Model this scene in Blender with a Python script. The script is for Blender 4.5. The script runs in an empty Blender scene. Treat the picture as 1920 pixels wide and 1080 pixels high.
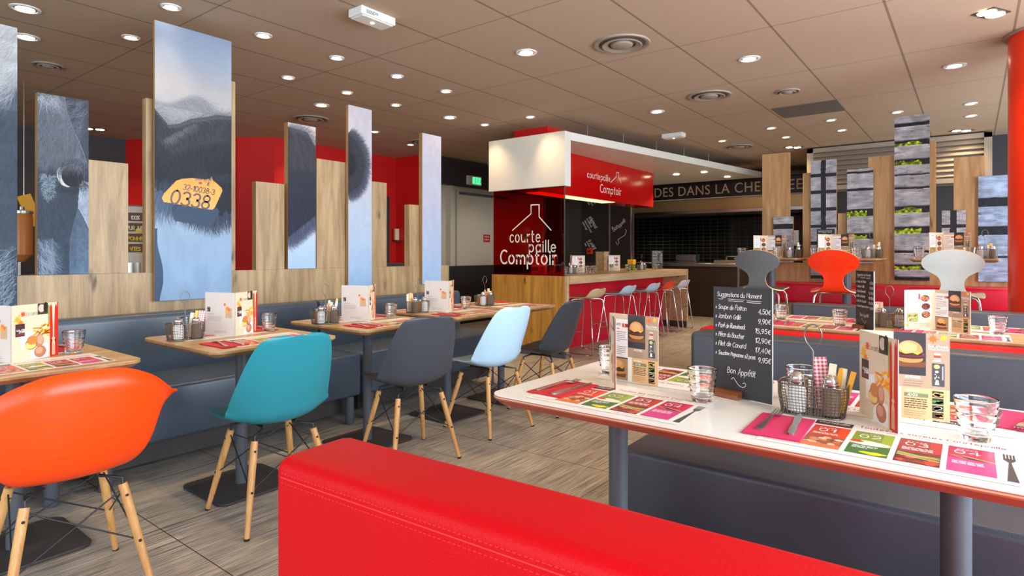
import bpy, bmesh, math, random
import numpy as np
from mathutils import Vector, Matrix

PI = math.pi
C = bpy.context.scene.collection

# ------------------------------------------------------------------ camera
cam_data = bpy.data.cameras.new('camera')
cam = bpy.data.objects.new('camera', cam_data)
C.objects.link(cam)
cam.location = (0, 0, 1.18)
cam.rotation_euler = (PI / 2, 0, math.atan2(862, 1122))
cam_data.sensor_width = 36.0
cam_data.lens = 1122 * 36.0 / 1920
cam_data.shift_y = -(540 - 473) / 1920.0
cam_data.clip_start = 0.05
bpy.context.scene.camera = cam

# ------------------------------------------------------------------ light and exposure
sc = bpy.context.scene
sc.view_settings.view_transform = 'Standard'
sc.view_settings.look = 'None'
sc.view_settings.gamma = 1.0
sc.view_settings.use_curve_mapping = False
sc.view_settings.exposure = 0.5
world = bpy.data.worlds.new('world')
sc.world = world
world.use_nodes = True
world.node_tree.nodes['Background'].inputs[0].default_value = (0.80, 0.90, 1.0, 1)
world.node_tree.nodes['Background'].inputs[1].default_value = 1.0
LAMP_W = 22.0
LAMP_COL = (1.0, 0.69, 0.38)


def area(name, loc, rot, sx, sy, power, col):
    l = bpy.data.lights.new(name, 'AREA')
    l.shape = 'RECTANGLE'
    l.size = sx
    l.size_y = sy
    l.energy = power
    l.color = col
    o = bpy.data.objects.new(name, l)
    o.location = loc
    o.rotation_euler = rot
    C.objects.link(o)
    return o


# daylight in the window openings of the right and back walls (windows themselves are built below)
area('window_daylight', (2.45, 1.9, 1.55), (0, PI / 2, 0), 1.8, 6.0, 340, (0.78, 0.89, 1.0))
area('window_daylight', (2.45, 7.6, 1.55), (0, PI / 2, 0), 1.8, 3.2, 90, (0.80, 0.90, 1.0))
area('window_daylight', (-2.2, -2.45, 1.55), (PI / 2, 0, 0), 6.6, 1.8, 80, (0.82, 0.91, 1.0))
CEIL = 2.68


# ------------------------------------------------------------------ helpers
def lin(c):
    return tuple((x / 12.92 if x <= 0.04045 else ((x + 0.055) / 1.055) ** 2.4) for x in c[:3])


def rgb(r, g, b):
    return (r / 255.0, g / 255.0, b / 255.0)


def principled(name):
    m = bpy.data.materials.new(name)
    m.use_nodes = True
    nt = m.node_tree
    return m, nt, nt.nodes['Principled BSDF']


def mat(name, col, rough=0.5, metal=0.0, bump=0.0, bscale=200.0, spec=0.5, coat=0.0, var=0.0):
    m, nt, p = principled(name)
    l = lin(col)
    p.inputs['Base Color'].default_value = (*l, 1)
    p.inputs['Roughness'].default_value = rough
    p.inputs['Metallic'].default_value = metal
    p.inputs['Specular IOR Level'].default_value = spec
    p.inputs['Coat Weight'].default_value = coat
    if bump or var:
        tc = nt.nodes.new('ShaderNodeTexCoord')
        n = nt.nodes.new('ShaderNodeTexNoise')
        n.inputs['Scale'].default_value = bscale
        n.inputs['Detail'].default_value = 3
        nt.links.new(tc.outputs['Object'], n.inputs['Vector'])
        if bump:
            b = nt.nodes.new('ShaderNodeBump')
            b.inputs['Strength'].default_value = bump
            b.inputs['Distance'].default_value = 0.002
            nt.links.new(n.outputs[0], b.inputs['Height'])
            nt.links.new(b.outputs[0], p.inputs['Normal'])
        if var:
            n2 = nt.nodes.new('ShaderNodeTexNoise')
            n2.inputs['Scale'].default_value = 4
            nt.links.new(tc.outputs['Object'], n2.inputs['Vector'])
            r = nt.nodes.new('ShaderNodeValToRGB')
            r.color_ramp.elements[0].position = 0.3
            r.color_ramp.elements[1].position = 0.7
            r.color_ramp.elements[0].color = (*[x * (1 - var) for x in l], 1)
            r.color_ramp.elements[1].color = (*[min(1, x * (1 + var)) for x in l], 1)
            nt.links.new(n2.outputs[0], r.inputs[0])
            nt.links.new(r.outputs[0], p.inputs['Base Color'])
    return m


def wood(name, c1, c2, dark, axis='Z', rough=0.45, planks=0.14, scale=1.0):
    """oak boards: grain stretched along one axis, a few dark knots and cracks"""
    m, nt, p = principled(name)
    N = nt.nodes.new
    L = nt.links.new
    tc = N('ShaderNodeTexCoord')
    mp = N('ShaderNodeMapping')
    s = {'Z': (9, 9, 0.9), 'Y': (9, 0.9, 9), 'X': (0.9, 9, 9)}[axis]
    mp.inputs['Scale'].default_value = tuple(v * scale for v in s)
    L(tc.outputs['Object'], mp.inputs[0])
    n1 = N('ShaderNodeTexNoise')
    n1.inputs['Scale'].default_value = 2.2
    n1.inputs['Detail'].default_value = 6
    n1.inputs['Distortion'].default_value = 0.6
    L(mp.outputs[0], n1.inputs['Vector'])
    r1 = N('ShaderNodeValToRGB')
    r1.color_ramp.elements[0].position = 0.32
    r1.color_ramp.elements[1].position = 0.68
    r1.color_ramp.elements[0].color = (*lin(c1), 1)
    r1.color_ramp.elements[1].color = (*lin(c2), 1)
    L(n1.outputs[0], r1.inputs[0])
    # fine pores
    mp2 = N('ShaderNodeMapping')
    mp2.inputs['Scale'].default_value = tuple(v * 12 * scale if v > 2 else v * 7 * scale for v in s)
    L(tc.outputs['Object'], mp2.inputs[0])
    n2 = N('ShaderNodeTexNoise')
    n2.inputs['Scale'].default_value = 1.6
    n2.inputs['Detail'].default_value = 3
    L(mp2.outputs[0], n2.inputs['Vector'])
    r2 = N('ShaderNodeValToRGB')
    r2.color_ramp.elements[0].position = 0.3
    r2.color_ramp.elements[1].position = 0.55
    r2.color_ramp.elements[0].color = (0.72, 0.70, 0.66, 1)
    r2.color_ramp.elements[1].color = (1, 1, 1, 1)
    L(n2.outputs[0], r2.inputs[0])
    mx = N('ShaderNodeMix')
    mx.data_type = 'RGBA'
    mx.blend_type = 'MULTIPLY'
    mx.inputs[0].default_value = 0.55
    L(r1.outputs[0], mx.inputs[6])
    L(r2.outputs[0], mx.inputs[7])
    # knots
    mp3 = N('ShaderNodeMapping')
    mp3.inputs['Scale'].default_value = {'Z': (3.2, 3.2, 1.5), 'Y': (3.2, 1.5, 3.2), 'X': (1.5, 3.2, 3.2)}[axis]
    L(tc.outputs['Object'], mp3.inputs[0])
    n4 = N('ShaderNodeTexNoise')
    n4.inputs['Scale'].default_value = 4.0
    L(mp.outputs[0], n4.inputs['Vector'])
    add = N('ShaderNodeMix')
    add.data_type = 'RGBA'
    add.blend_type = 'LINEAR_LIGHT'
    add.inputs[0].default_value = 0.12
    L(mp3.outputs[0], add.inputs[6])
    L(n4.outputs['Color'], add.inputs[7])
    v = N('ShaderNodeTexVoronoi')
    v.inputs['Scale'].default_value = 1.3
    L(add.outputs[2], v.inputs['Vector'])
    r3 = N('ShaderNodeValToRGB')
    r3.color_ramp.elements[0].position = 0.03
    r3.color_ramp.elements[1].position = 0.13
    r3.color_ramp.elements[0].color = (1, 1, 1, 1)
    r3.color_ramp.elements[1].color = (0, 0, 0, 1)
    L(v.outputs[0], r3.inputs[0])
    mx2 = N('ShaderNodeMix')
    mx2.data_type = 'RGBA'
    L(r3.outputs[0], mx2.inputs[0])
    L(mx.outputs[2], mx2.inputs[6])
    mx2.inputs[7].default_value = (*lin(dark), 1)
    L(mx2.outputs[2], p.inputs['Base Color'])
    p.inputs['Roughness'].default_value = rough
    return m


def floor_mat():
    m, nt, p = principled('woven_vinyl')
    N = nt.nodes.new
    L = nt.links.new
    tc = N('ShaderNodeTexCoord')
    mp = N('ShaderNodeMapping')
    mp.inputs['Scale'].default_value = (150, 3.2, 1)
    L(tc.outputs['Object'], mp.inputs[0])
    # short woven dashes: every thread row gets its own noise
    n = N('ShaderNodeTexNoise')
    n.inputs['Scale'].default_value = 1.0
    n.inputs['Detail'].default_value = 4
    n.inputs['Roughness'].default_value = 0.7
    L(mp.outputs[0], n.inputs['Vector'])
    r = N('ShaderNodeValToRGB')
    r.color_ramp.elements[0].position = 0.33
    r.color_ramp.elements[1].position = 0.66
    r.color_ramp.elements[0].color = (*lin(rgb(96, 90, 84)), 1)
    r.color_ramp.elements[1].color = (*lin(rgb(206, 198, 184)), 1)
    L(n.outputs[0], r.inputs[0])
    # blocks of slightly different tone
    b2 = N('ShaderNodeTexBrick')
    b2.offset = 0.37
    b2.inputs['Scale'].default_value = 1.0
    b2.inputs['Brick Width'].default_value = 0.26
    b2.inputs['Row Height'].default_value = 0.055
    b2.inputs['Mortar Size'].default_value = 0.0
    b2.inputs['Color1'].default_value = (0.78, 0.78, 0.78, 1)
    b2.inputs['Color2'].default_value = (1.05, 1.05, 1.05, 1)
    rot = N('ShaderNodeMapping')
    rot.inputs['Rotation'].default_value = (0, 0, PI / 2)
    L(tc.outputs['Object'], rot.inputs[0])
    L(rot.outputs[0], b2.inputs['Vector'])
    mx = N('ShaderNodeMix')
    mx.data_type = 'RGBA'
    mx.blend_type = 'MULTIPLY'
    mx.inputs[0].default_value = 0.6
    L(r.outputs[0], mx.inputs[6])
    L(b2.outputs[0], mx.inputs[7])
    # tile joints
    b = N('ShaderNodeTexBrick')
    b.offset = 0.0
    b.inputs['Scale'].default_value = 1.0
    b.inputs['Brick Width'].default_value = 0.625
    b.inputs['Row Height'].default_value = 0.584
    b.inputs['Mortar Size'].default_value = 0.0022
    b.inputs['Mortar Smooth'].default_value = 0.0
    b.inputs['Color1'].default_value = (1, 1, 1, 1)
    b.inputs['Color2'].default_value = (1, 1, 1, 1)
    b.inputs['Mortar'].default_value = (0.12, 0.11, 0.10, 1)
    mp2 = N('ShaderNodeMapping')
    mp2.inputs['Location'].default_value = (2.115 + 0.625 * 12, -1.11 + 0.584 * 12, 0)
    L(tc.outputs['Object'], mp2.inputs[0])
    L(mp2.outputs[0], b.inputs['Vector'])
    mx2 = N('ShaderNodeMix')
    mx2.data_type = 'RGBA'
    mx2.blend_type = 'MULTIPLY'
    mx2.inputs[0].default_value = 1.0
    L(mx.outputs[2], mx2.inputs[6])
    L(b.outputs[0], mx2.inputs[7])
    L(mx2.outputs[2], p.inputs['Base Color'])
    p.inputs['Roughness'].default_value = 0.55
    bp = N('ShaderNodeBump')
    bp.inputs['Strength'].default_value = 0.25
    bp.inputs['Distance'].default_value = 0.001
    L(n.outputs[0], bp.inputs['Height'])
    L(bp.outputs[0], p.inputs['Normal'])
    return m


def ceiling_mat():
    m, nt, p = principled('ceiling_tile')
    N = nt.nodes.new
    L = nt.links.new
    tc = N('ShaderNodeTexCoord')
    mp = N('ShaderNodeMapping')
    mp.inputs['Location'].default_value = (0.416 + 0.642 * 20, -3.0 + 1.2 * 10 - 0.002, 0)
    L(tc.outputs['Object'], mp.inputs[0])
    outs = []
    for w, h, ms in ((0.642, 50.0, 0.0085), (50.0, 1.2, 0.005)):
        b = N('ShaderNodeTexBrick')
        b.offset = 0.0
        b.inputs['Scale'].default_value = 1.0
        b.inputs['Brick Width'].default_value = w
        b.inputs['Row Height'].default_value = h
        b.inputs['Mortar Size'].default_value = ms
        b.inputs['Mortar Smooth'].default_value = 0.3
        b.inputs['Color1'].default_value = (1, 1, 1, 1)
        b.inputs['Color2'].default_value = (1, 1, 1, 1)
        b.inputs['Mortar'].default_value = (0.50, 0.47, 0.43, 1)
        L(mp.outputs[0], b.inputs['Vector'])
        outs.append(b)
    n = N('ShaderNodeTexNoise')
    n.inputs['Scale'].default_value = 120
    n.inputs['Detail'].default_value = 2
    L(tc.outputs['Object'], n.inputs['Vector'])
    r = N('ShaderNodeValToRGB')
    r.color_ramp.elements[0].position = 0.3
    r.color_ramp.elements[0].color = (*[x * 0.93 for x in CEIL_COL], 1)
    r.color_ramp.elements[1].color = (*CEIL_COL, 1)
    L(n.outputs[0], r.inputs[0])
    cur = r.outputs[0]
    for b in outs:
        mx = N('ShaderNodeMix')
        mx.data_type = 'RGBA'
        mx.blend_type = 'MULTIPLY'
        mx.inputs[0].default_value = 1.0
        L(cur, mx.inputs[6])
        L(b.outputs[0], mx.inputs[7])
        cur = mx.outputs[2]
    L(cur, p.inputs['Base Color'])
    p.inputs['Roughness'].default_value = 0.85
    return m


CEIL_COL = lin(rgb(184, 161, 136))


def emit(name, col, strength):
    m = bpy.data.materials.new(name)
    m.use_nodes = True
    nt = m.node_tree
    nt.nodes.clear()
    e = nt.nodes.new('ShaderNodeEmission')
    e.inputs[0].default_value = (*col, 1)
    e.inputs[1].default_value = strength
    o = nt.nodes.new('ShaderNodeOutputMaterial')
    nt.links.new(e.outputs[0], o.inputs[0])
    return m


def glass(name, col=(1, 1, 1), rough=0.0, ior=1.45):
    m, nt, p = principled(name)
    p.inputs['Base Color'].default_value = (*col, 1)
    p.inputs['Roughness'].default_value = rough
    p.inputs['Transmission Weight'].default_value = 1.0
    p.inputs['IOR'].default_value = ior
    return m


def pane(name, col, refl=0.12):
    """thin tinted glass: transparent with a mirror part"""
    m = bpy.data.materials.new(name)
    m.use_nodes = True
    nt = m.node_tree
    nt.nodes.clear()
    t = nt.nodes.new('ShaderNodeBsdfTransparent')
    t.inputs[0].default_value = (*col, 1)
    g = nt.nodes.new('ShaderNodeBsdfGlossy')
    g.inputs['Roughness'].default_value = 0.02
    mix = nt.nodes.new('ShaderNodeMixShader')
    fr = nt.nodes.new('ShaderNodeFresnel')
    fr.inputs[0].default_value = 1.45
    nt.links.new(fr.outputs[0], mix.inputs[0])
    nt.links.new(t.outputs[0], mix.inputs[1])
    nt.links.new(g.outputs[0], mix.inputs[2])
    o = nt.nodes.new('ShaderNodeOutputMaterial')
    nt.links.new(mix.outputs[0], o.inputs[0])
    return m


def attr_mat(name, rough=0.5, coat=0.0, spec=0.5):
    m, nt, p = principled(name)
    a = nt.nodes.new('ShaderNodeAttribute')
    a.attribute_name = 'ink'
    nt.links.new(a.outputs['Color'], p.inputs['Base Color'])
    p.inputs['Roughness'].default_value = rough
    p.inputs['Coat Weight'].default_value = coat
    p.inputs['Specular IOR Level'].default_value = spec
    return m


def tiles_mat():
    m, nt, p = principled('black_wall_tile')
    N = nt.nodes.new
    L = nt.links.new
    tc = N('ShaderNodeTexCoord')
    mp = N('ShaderNodeMapping')
    mp.inputs['Rotation'].default_value = (PI / 2, 0, 0)
    L(tc.outputs['Object'], mp.inputs[0])
    b = N('ShaderNodeTexBrick')
    b.offset = 0.0
    b.inputs['Scale'].default_value = 1.0
    b.inputs['Brick Width'].default_value = 0.15
    b.inputs['Row Height'].default_value = 0.075
    b.inputs['Mortar Size'].default_value = 0.003
    b.inputs['Color1'].default_value = (0.006, 0.006, 0.006, 1)
    b.inputs['Color2'].default_value = (0.010, 0.009, 0.008, 1)
    b.inputs['Mortar'].default_value = (0.10, 0.11, 0.09, 1)
    L(mp.outputs[0], b.inputs['Vector'])
    L(b.outputs[0], p.inputs['Base Color'])
    bp = N('ShaderNodeBump')
    bp.inputs['Strength'].default_value = 0.9
    bp.inputs['Distance'].default_value = 0.006
    bp.invert = True
    L(b.outputs['Fac'], bp.inputs['Height'])
    L(bp.outputs[0], p.inputs['Normal'])
    p.inputs['Roughness'].default_value = 0.12
    return m


M = {}
M['floor'] = floor_mat()
M['ceiling'] = ceiling_mat()
M['oak'] = wood('oak', rgb(158, 118, 70), rgb(196, 156, 102), rgb(84, 56, 30))
M['oak_grey'] = wood('oak_grey', rgb(142, 116, 80), rgb(184, 156, 114), rgb(80, 58, 38))
M['oak_gold'] = wood('oak_gold', rgb(166, 112, 44), rgb(206, 152, 66), rgb(84, 48, 16))
M['oak_table'] = wood('oak_table', rgb(176, 140, 92), rgb(208, 172, 122), rgb(110, 78, 44), axis='Y', rough=0.3)
M['oak_table_x'] = wood('oak_table_x', rgb(190, 158, 112), rgb(216, 188, 144), rgb(120, 88, 54), axis='X', rough=0.3)
M['oak_slab'] = wood('oak_slab', rgb(178, 150, 112), rgb(206, 180, 140), rgb(130, 100, 66), axis='Y', rough=0.4)
M['oak_edge'] = wood('oak_edge', rgb(150, 112, 70), rgb(180, 140, 92), rgb(90, 60, 30), rough=0.5)
M['beech'] = wood('beech', rgb(196, 142, 82), rgb(222, 172, 108), rgb(180, 124, 66), scale=2.0, rough=0.4)
M['white_top'] = mat('white_laminate', rgb(236, 234, 228), 0.22)
M['ply_red'] = mat('red_brown_ply', rgb(172, 84, 58), 0.5, var=0.2)
M['ply_light'] = mat('light_ply', rgb(206, 176, 140), 0.5)
M['ply_dark'] = mat('dark_ply', rgb(92, 58, 42), 0.5)
M['slate'] = mat('slate_vinyl', rgb(68, 82, 97), 0.32, bump=0.25, bscale=260, spec=0.5)
M['charcoal_vinyl'] = mat('charcoal_vinyl', rgb(66, 69, 78), 0.36, bump=0.35, bscale=300)
M['red_vinyl'] = mat('red_vinyl', rgb(206, 0, 16), 0.45, bump=0.4, bscale=240, spec=0.2)
M['crimson_vinyl'] = mat('crimson_vinyl', rgb(216, 4, 44), 0.42, bump=0.2, bscale=260)
M['thread'] = mat('red_thread', rgb(232, 40, 48), 0.6)
M['metal_grey'] = mat('grey_powder_coat', rgb(84, 90, 98), 0.4, bump=0.08, bscale=500)
M['metal_dark'] = mat('dark_powder_coat', rgb(58, 54, 54), 0.5)
M['black_wire'] = mat('black_wire', rgb(36, 36, 40), 0.4)
M['chrome'] = mat('chrome', rgb(220, 222, 226), 0.12, metal=1.0)
M['steel'] = mat('brushed_steel', rgb(190, 188, 182), 0.28, metal=1.0)
M['basket'] = mat('basket_wire', rgb(116, 112, 104), 0.35, metal=0.9)
M['rubber'] = mat('black_rubber', rgb(24, 24, 24), 0.7)
M['orange_shell'] = mat('orange_plastic', rgb(250, 70, 0), 0.36)
M['teal_shell'] = mat('teal_plastic', rgb(34, 132, 146), 0.36)
M['charcoal_shell'] = mat('charcoal_plastic', rgb(62, 66, 74), 0.38)
M['pale_blue_shell'] = mat('pale_blue_plastic', rgb(176, 208, 230), 0.36)
M['black_shell'] = mat('black_plastic', rgb(50, 54, 62), 0.38)
M['beige_shell'] = mat('beige_plastic', rgb(206, 182, 140), 0.4)
M['lilac_shell'] = mat('lilac_plastic', rgb(206, 204, 224), 0.4)
M['orange_paint'] = mat('orange_lacquer', rgb(232, 48, 12), 0.3, coat=0.3)
M['grey_paint'] = mat('grey_lacquer', rgb(96, 98, 98), 0.35)
M['white_paint'] = mat('white_lacquer', rgb(208, 213, 209), 0.35)
M['ply_edge'] = mat('birch_ply_edge', rgb(214, 190, 152), 0.5)
M['red_wall'] = mat('red_wall_paint', rgb(206, 14, 8), 0.6)
M['red_gloss'] = mat('red_gloss_panel', rgb(190, 8, 10), 0.15)
M['column'] = mat('orange_red_column', rgb(240, 52, 6), 0.3)
M['dark_wall'] = mat('dark_grey_wall', rgb(52, 50, 54), 0.6)
M['black_board'] = mat('black_board', rgb(30, 24, 20), 0.45)
M['olive_board'] = mat('olive_wall', rgb(62, 56, 46), 0.5)
M['beige_wall'] = mat('beige_wall_paint', rgb(196, 186, 166), 0.6)
M['white_wall'] = mat('white_wall_paint', rgb(214, 208, 198), 0.6)
M['louvre'] = mat('louvre_paint', rgb(150, 138, 124), 0.6)
M['canopy'] = mat('canopy_white', rgb(224, 220, 208), 0.4)
M['white_plastic'] = mat('white_plastic', rgb(226, 226, 222), 0.35)
M['diffuser'] = emit('lamp_diffuser', (1.0, 0.80, 0.50), 14.0)
M['cool_diffuser'] = emit('cool_lamp_diffuser', (1.0, 0.97, 0.90), 8.0)
M['green_glow'] = emit('green_sign_glow', (0.05, 0.8, 0.25), 1.4)
M['print'] = attr_mat('printed_card', 0.4)
M['print_gloss'] = attr_mat('printed_board', 0.55, spec=0.25)
M['chalk'] = mat('chalk_white', rgb(238, 238, 234), 0.8)
M['slate_board'] = mat('slate_board', rgb(44, 45, 49), 0.5, bump=0.1, bscale=80)
M['logo_white'] = mat('logo_white', rgb(240, 236, 224), 0.4)
M['holder_wood'] = wood('holder_wood', rgb(110, 58, 24), rgb(150, 84, 36), rgb(60, 30, 14), axis='X', rough=0.35)
M['glass'] = glass('clear_glass')
M['red_glass'] = pane('red_tinted_glass', (0.78, 0.06, 0.012))
M['clear_pane'] = pane('window_pane', (0.95, 0.97, 0.97))
M['tiles'] = tiles_mat()
M['salt'] = mat('salt', rgb(240, 240, 238), 0.8)
M['pepper'] = mat('pepper', rgb(120, 96, 78), 0.8)
M['napkin_red'] = mat('red_paper_napkin', rgb(196, 28, 40), 0.7)
M['napkin_pink'] = mat('raspberry_paper_napkin', rgb(204, 40, 92), 0.7)
M['platform'] = mat('platform_front', rgb(150, 124, 88), 0.5)
M['alarm_red'] = mat('alarm_red', rgb(226, 44, 14), 0.4)
M['dark_opening'] = mat('dark_opening', rgb(40, 36, 36), 0.7)
M['kitchen_dark'] = mat('kitchen_dark', rgb(44, 34, 28), 0.4)
M['mortar_band'] = mat('grey_tile', rgb(120, 110, 96), 0.8)
M['sugar_paper'] = mat('sugar_paper', rgb(240, 226, 196), 0.6)
M['sugar_yellow'] = mat('yellow_sachet', rgb(238, 176, 40), 0.5)
def check_mat():
    m, nt, p = principled('red_check_sachet')
    tc = nt.nodes.new('ShaderNodeTexCoord')
    cur = None
    for ax in (0, 2):
        sp = nt.nodes.new('ShaderNodeSeparateXYZ')
        nt.links.new(tc.outputs['Object'], sp.inputs[0])
        mm = nt.nodes.new('ShaderNodeMath')
        mm.operation = 'PINGPONG'
        mm.inputs[1].default_value = .005
        nt.links.new(sp.outputs[ax], mm.inputs[0])
        g = nt.nodes.new('ShaderNodeMath')
        g.operation = 'GREATER_THAN'
        g.inputs[1].default_value = .0025
        nt.links.new(mm.outputs[0], g.inputs[0])
        if cur is None:
            cur = g
        else:
            a = nt.nodes.new('ShaderNodeMath')
            a.operation = 'ADD'
            nt.links.new(cur.outputs[0], a.inputs[0])
            nt.links.new(g.outputs[0], a.inputs[1])
            cur = a
    d = nt.nodes.new('ShaderNodeMath')
    d.operation = 'MULTIPLY'
    d.inputs[1].default_value = .5
    nt.links.new(cur.outputs[0], d.inputs[0])
    r = nt.nodes.new('ShaderNodeValToRGB')
    r.color_ramp.elements[0].color = (*lin(rgb(240, 228, 228)), 1)
    r.color_ramp.elements[1].color = (*lin(rgb(196, 40, 70)), 1)
    nt.links.new(d.outputs[0], r.inputs[0])
    nt.links.new(r.outputs[0], p.inputs['Base Color'])
    return m


M['sugar_red'] = check_mat()
M['honey'] = mat('amber_jar', rgb(190, 120, 60), 0.3)
M['vent_brown'] = mat('vent_brown', rgb(104, 88, 72), .8)
M['hood'] = mat('warm_hood_steel', rgb(196, 166, 112), 0.3, metal=0.6)
M['window_frame'] = mat('window_frame', rgb(70, 70, 72), 0.4)


# ------------------------------------------------------------------ mesh builder
class MB:
    def __init__(self):
        self.v = []
        self.f = []

    def add(self, vs, fs):
        o = len(self.v)
        self.v.extend([tuple(p) for p in vs])
        self.f.extend([tuple(o + i for i in f) for f in fs])
        return self

    def box(self, x0, x1, y0, y1, z0, z1, rot=None):
        vs = [(x, y, z) for x in (x0, x1) for y in (y0, y1) for z in (z0, z1)]
        if rot is not None:
            vs = [tuple(rot @ Vector(p)) for p in vs]
        return self.add(vs, [(0, 1, 3, 2), (4, 6, 7, 5), (0, 4, 5, 1), (2, 3, 7, 6), (0, 2, 6, 4), (1, 5, 7, 3)])

    def prism(self, pts, z0, z1, axis='z'):
        """extrude a polygon (counter-clockwise seen from +axis)"""
        n = len(pts)
        if axis == 'z':
            f = lambda p, h: (p[0], p[1], h)
        elif axis == 'y':
            f = lambda p, h: (p[0], h, p[1])
        else:
            f = lambda p, h: (h, p[0], p[1])
        vs = [f(p, z0) for p in pts] + [f(p, z1) for p in pts]
        fs = [tuple(range(n - 1, -1, -1)), tuple(range(n, 2 * n))]
        fs += [(i, (i + 1) % n, n + (i + 1) % n, n + i) for i in range(n)]
        return self.add(vs, fs)

    def tube(self, pts, r, n=8, closed=False, caps=True):
        pts = [Vector(p) for p in pts]
        k = len(pts)
        rs = r if isinstance(r, (list, tuple)) else [r] * k
        vs = []
        up = None
        for i, p in enumerate(pts):
            if closed:
                t = (pts[(i + 1) % k] - pts[(i - 1) % k])
            else:
                t = (pts[min(i + 1, k - 1)] - pts[max(i - 1, 0)])
            t.normalize()
            if up is None:
                up = Vector((0, 0, 1)) if abs(t.z) < 0.9 else Vector((1, 0, 0))
            a = t.cross(up)
            if a.length < 1e-6:
                a = t.orthogonal()
            a.normalize()
            b = t.cross(a)
            b.normalize()
            up = -b if (-b).dot(up) > 0 else b
            for j in range(n):
                an = 2 * PI * j / n
                vs.append(p + a * math.cos(an) * rs[i] + (-b) * math.sin(an) * rs[i])
        fs = []
        m = k if closed else k - 1
        for i in range(m):
            for j in range(n):
                i2 = (i + 1) % k
                fs.append((i * n + j, i2 * n + j, i2 * n + (j + 1) % n, i * n + (j + 1) % n))
        if caps and not closed:
            fs.append(tuple(range(n)))
            fs.append(tuple((k - 1) * n + j for j in range(n - 1, -1, -1)))
        return self.add(vs, fs)

    def lathe(self, prof, n=24, c=(0, 0, 0), closed=False):
        vs = []
        for r, z in prof:
            for j in range(n):
                a = 2 * PI * j / n
                vs.append((c[0] + r * math.cos(a), c[1] + r * math.sin(a), c[2] + z))
        fs = []
        k = len(prof)
        for i in range(k - 1 if not closed else k):
            i2 = (i + 1) % k
            for j in range(n):
                fs.append((i * n + j, i * n + (j + 1) % n, i2 * n + (j + 1) % n, i2 * n + j))
        if not closed:
            fs.append(tuple(range(n - 1, -1, -1)))
            fs.append(tuple((k - 1) * n + j for j in range(n)))
        return self.add(vs, fs)

    def grid(self, P):
        """P[i][j] -> point"""
        a, b = len(P), len(P[0])
        vs = [p for row in P for p in row]
        fs = [(i * b + j, (i + 1) * b + j, (i + 1) * b + j + 1, i * b + j + 1) for i in range(a - 1) for j in range(b - 1)]
        return self.add(vs, fs)

    def mesh(self, name):
        me = bpy.data.meshes.new(name)
        me.from_pydata(self.v, [], self.f)
        return me


def finish(me, smooth=None, bevel=0.0, seg=2, fixn=True):
    bm = bmesh.new()
    bm.from_mesh(me)
    if fixn:
        bmesh.ops.recalc_face_normals(bm, faces=bm.faces)
    if bevel > 0:
        bmesh.ops.bevel(bm, geom=bm.edges[:], offset=bevel, segments=seg, profile=0.5, affect='EDGES', clamp_overlap=True)
    if smooth is not None:
        for f in bm.faces:
            f.smooth = True
        for e in bm.edges:
            if len(e.link_faces) == 2 and e.calc_face_angle(0) > math.radians(smooth):
                e.smooth = False
    bm.to_mesh(me)
    bm.free()
    return me


def part(name, mb, m, parent=None, smooth=None, bevel=0.0, seg=2, fixn=True):
    me = mb if isinstance(mb, bpy.types.Mesh) else mb.mesh(name)
    if not isinstance(mb, bpy.types.Mesh):
        finish(me, smooth, bevel, seg, fixn)
    if m is not None:
        me.materials.clear()
        me.materials.append(M[m] if isinstance(m, str) else m)
    o = bpy.data.objects.new(name, me)
    C.objects.link(o)
    if parent is not None:
        o.parent = parent
    return o


def tag(o, label=None, cat=None, group=None, kind=None):
    if label:
        o['label'] = label
    if cat:
        o['category'] = cat
    if group:
        o['group'] = group
    if kind:
        o['kind'] = kind
    return o


def thing(name, label, cat, loc=(0, 0, 0), rz=0.0, group=None):
    o = bpy.data.objects.new(name, None)
    o.empty_display_size = 0.05
    C.objects.link(o)
    o.location = loc
    o.rotation_euler = (0, 0, rz)
    return tag(o, label, cat, group)


def struct(name, mb, m, **k):
    o = part(name, mb, m, **k)
    o['kind'] = 'structure'
    return o


KIDS = {}


def dup(src, loc, rz, label, group=None, mats=None):
    """copy of a thing with its parts and their sub-parts (mesh data shared)"""
    r = src.copy()
    C.objects.link(r)
    r.location = loc
    r.rotation_euler = (0, 0, rz)
    r['label'] = label
    if group:
        r['group'] = group
    if src.name not in KIDS:
        KIDS[src.name] = [(c, [g for g in bpy.data.objects if g.parent == c]) for c in bpy.data.objects if c.parent == src]
    for ch, gs in KIDS[src.name]:
        c = ch.copy()
        C.objects.link(c)
        c.parent = r
        for g in gs:
            d = g.copy()
            C.objects.link(d)
            d.parent = c
    return r


def catmull(pts, n):
    """smooth resampling of a list of tuples"""
    P = [pts[0]] + list(pts) + [pts[-1]]
    out = []
    for i in range(1, len(P) - 2):
        p0, p1, p2, p3 = (np.array(P[j], float) for j in (i - 1, i, i + 1, i + 2))
        for k in range(n):
            t = k / n
            out.append(0.5 * ((2 * p1) + (-p0 + p2) * t + (2 * p0 - 5 * p1 + 4 * p2 - p3) * t * t + (-p0 + 3 * p1 - 3 * p2 + p3) * t ** 3))
    out.append(np.array(P[-2], float))
    return out


def rrect(w, d, r, n=5):
    pts = []
    for cx, cy, a0 in ((w / 2 - r, d / 2 - r, 0), (-w / 2 + r, d / 2 - r, 90), (-w / 2 + r, -d / 2 + r, 180), (w / 2 - r, -d / 2 + r, 270)):
        for k in range(n + 1):
            a = math.radians(a0 + 90 * k / n)
            pts.append((cx + r * math.cos(a), cy + r * math.sin(a)))
    return pts

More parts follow.
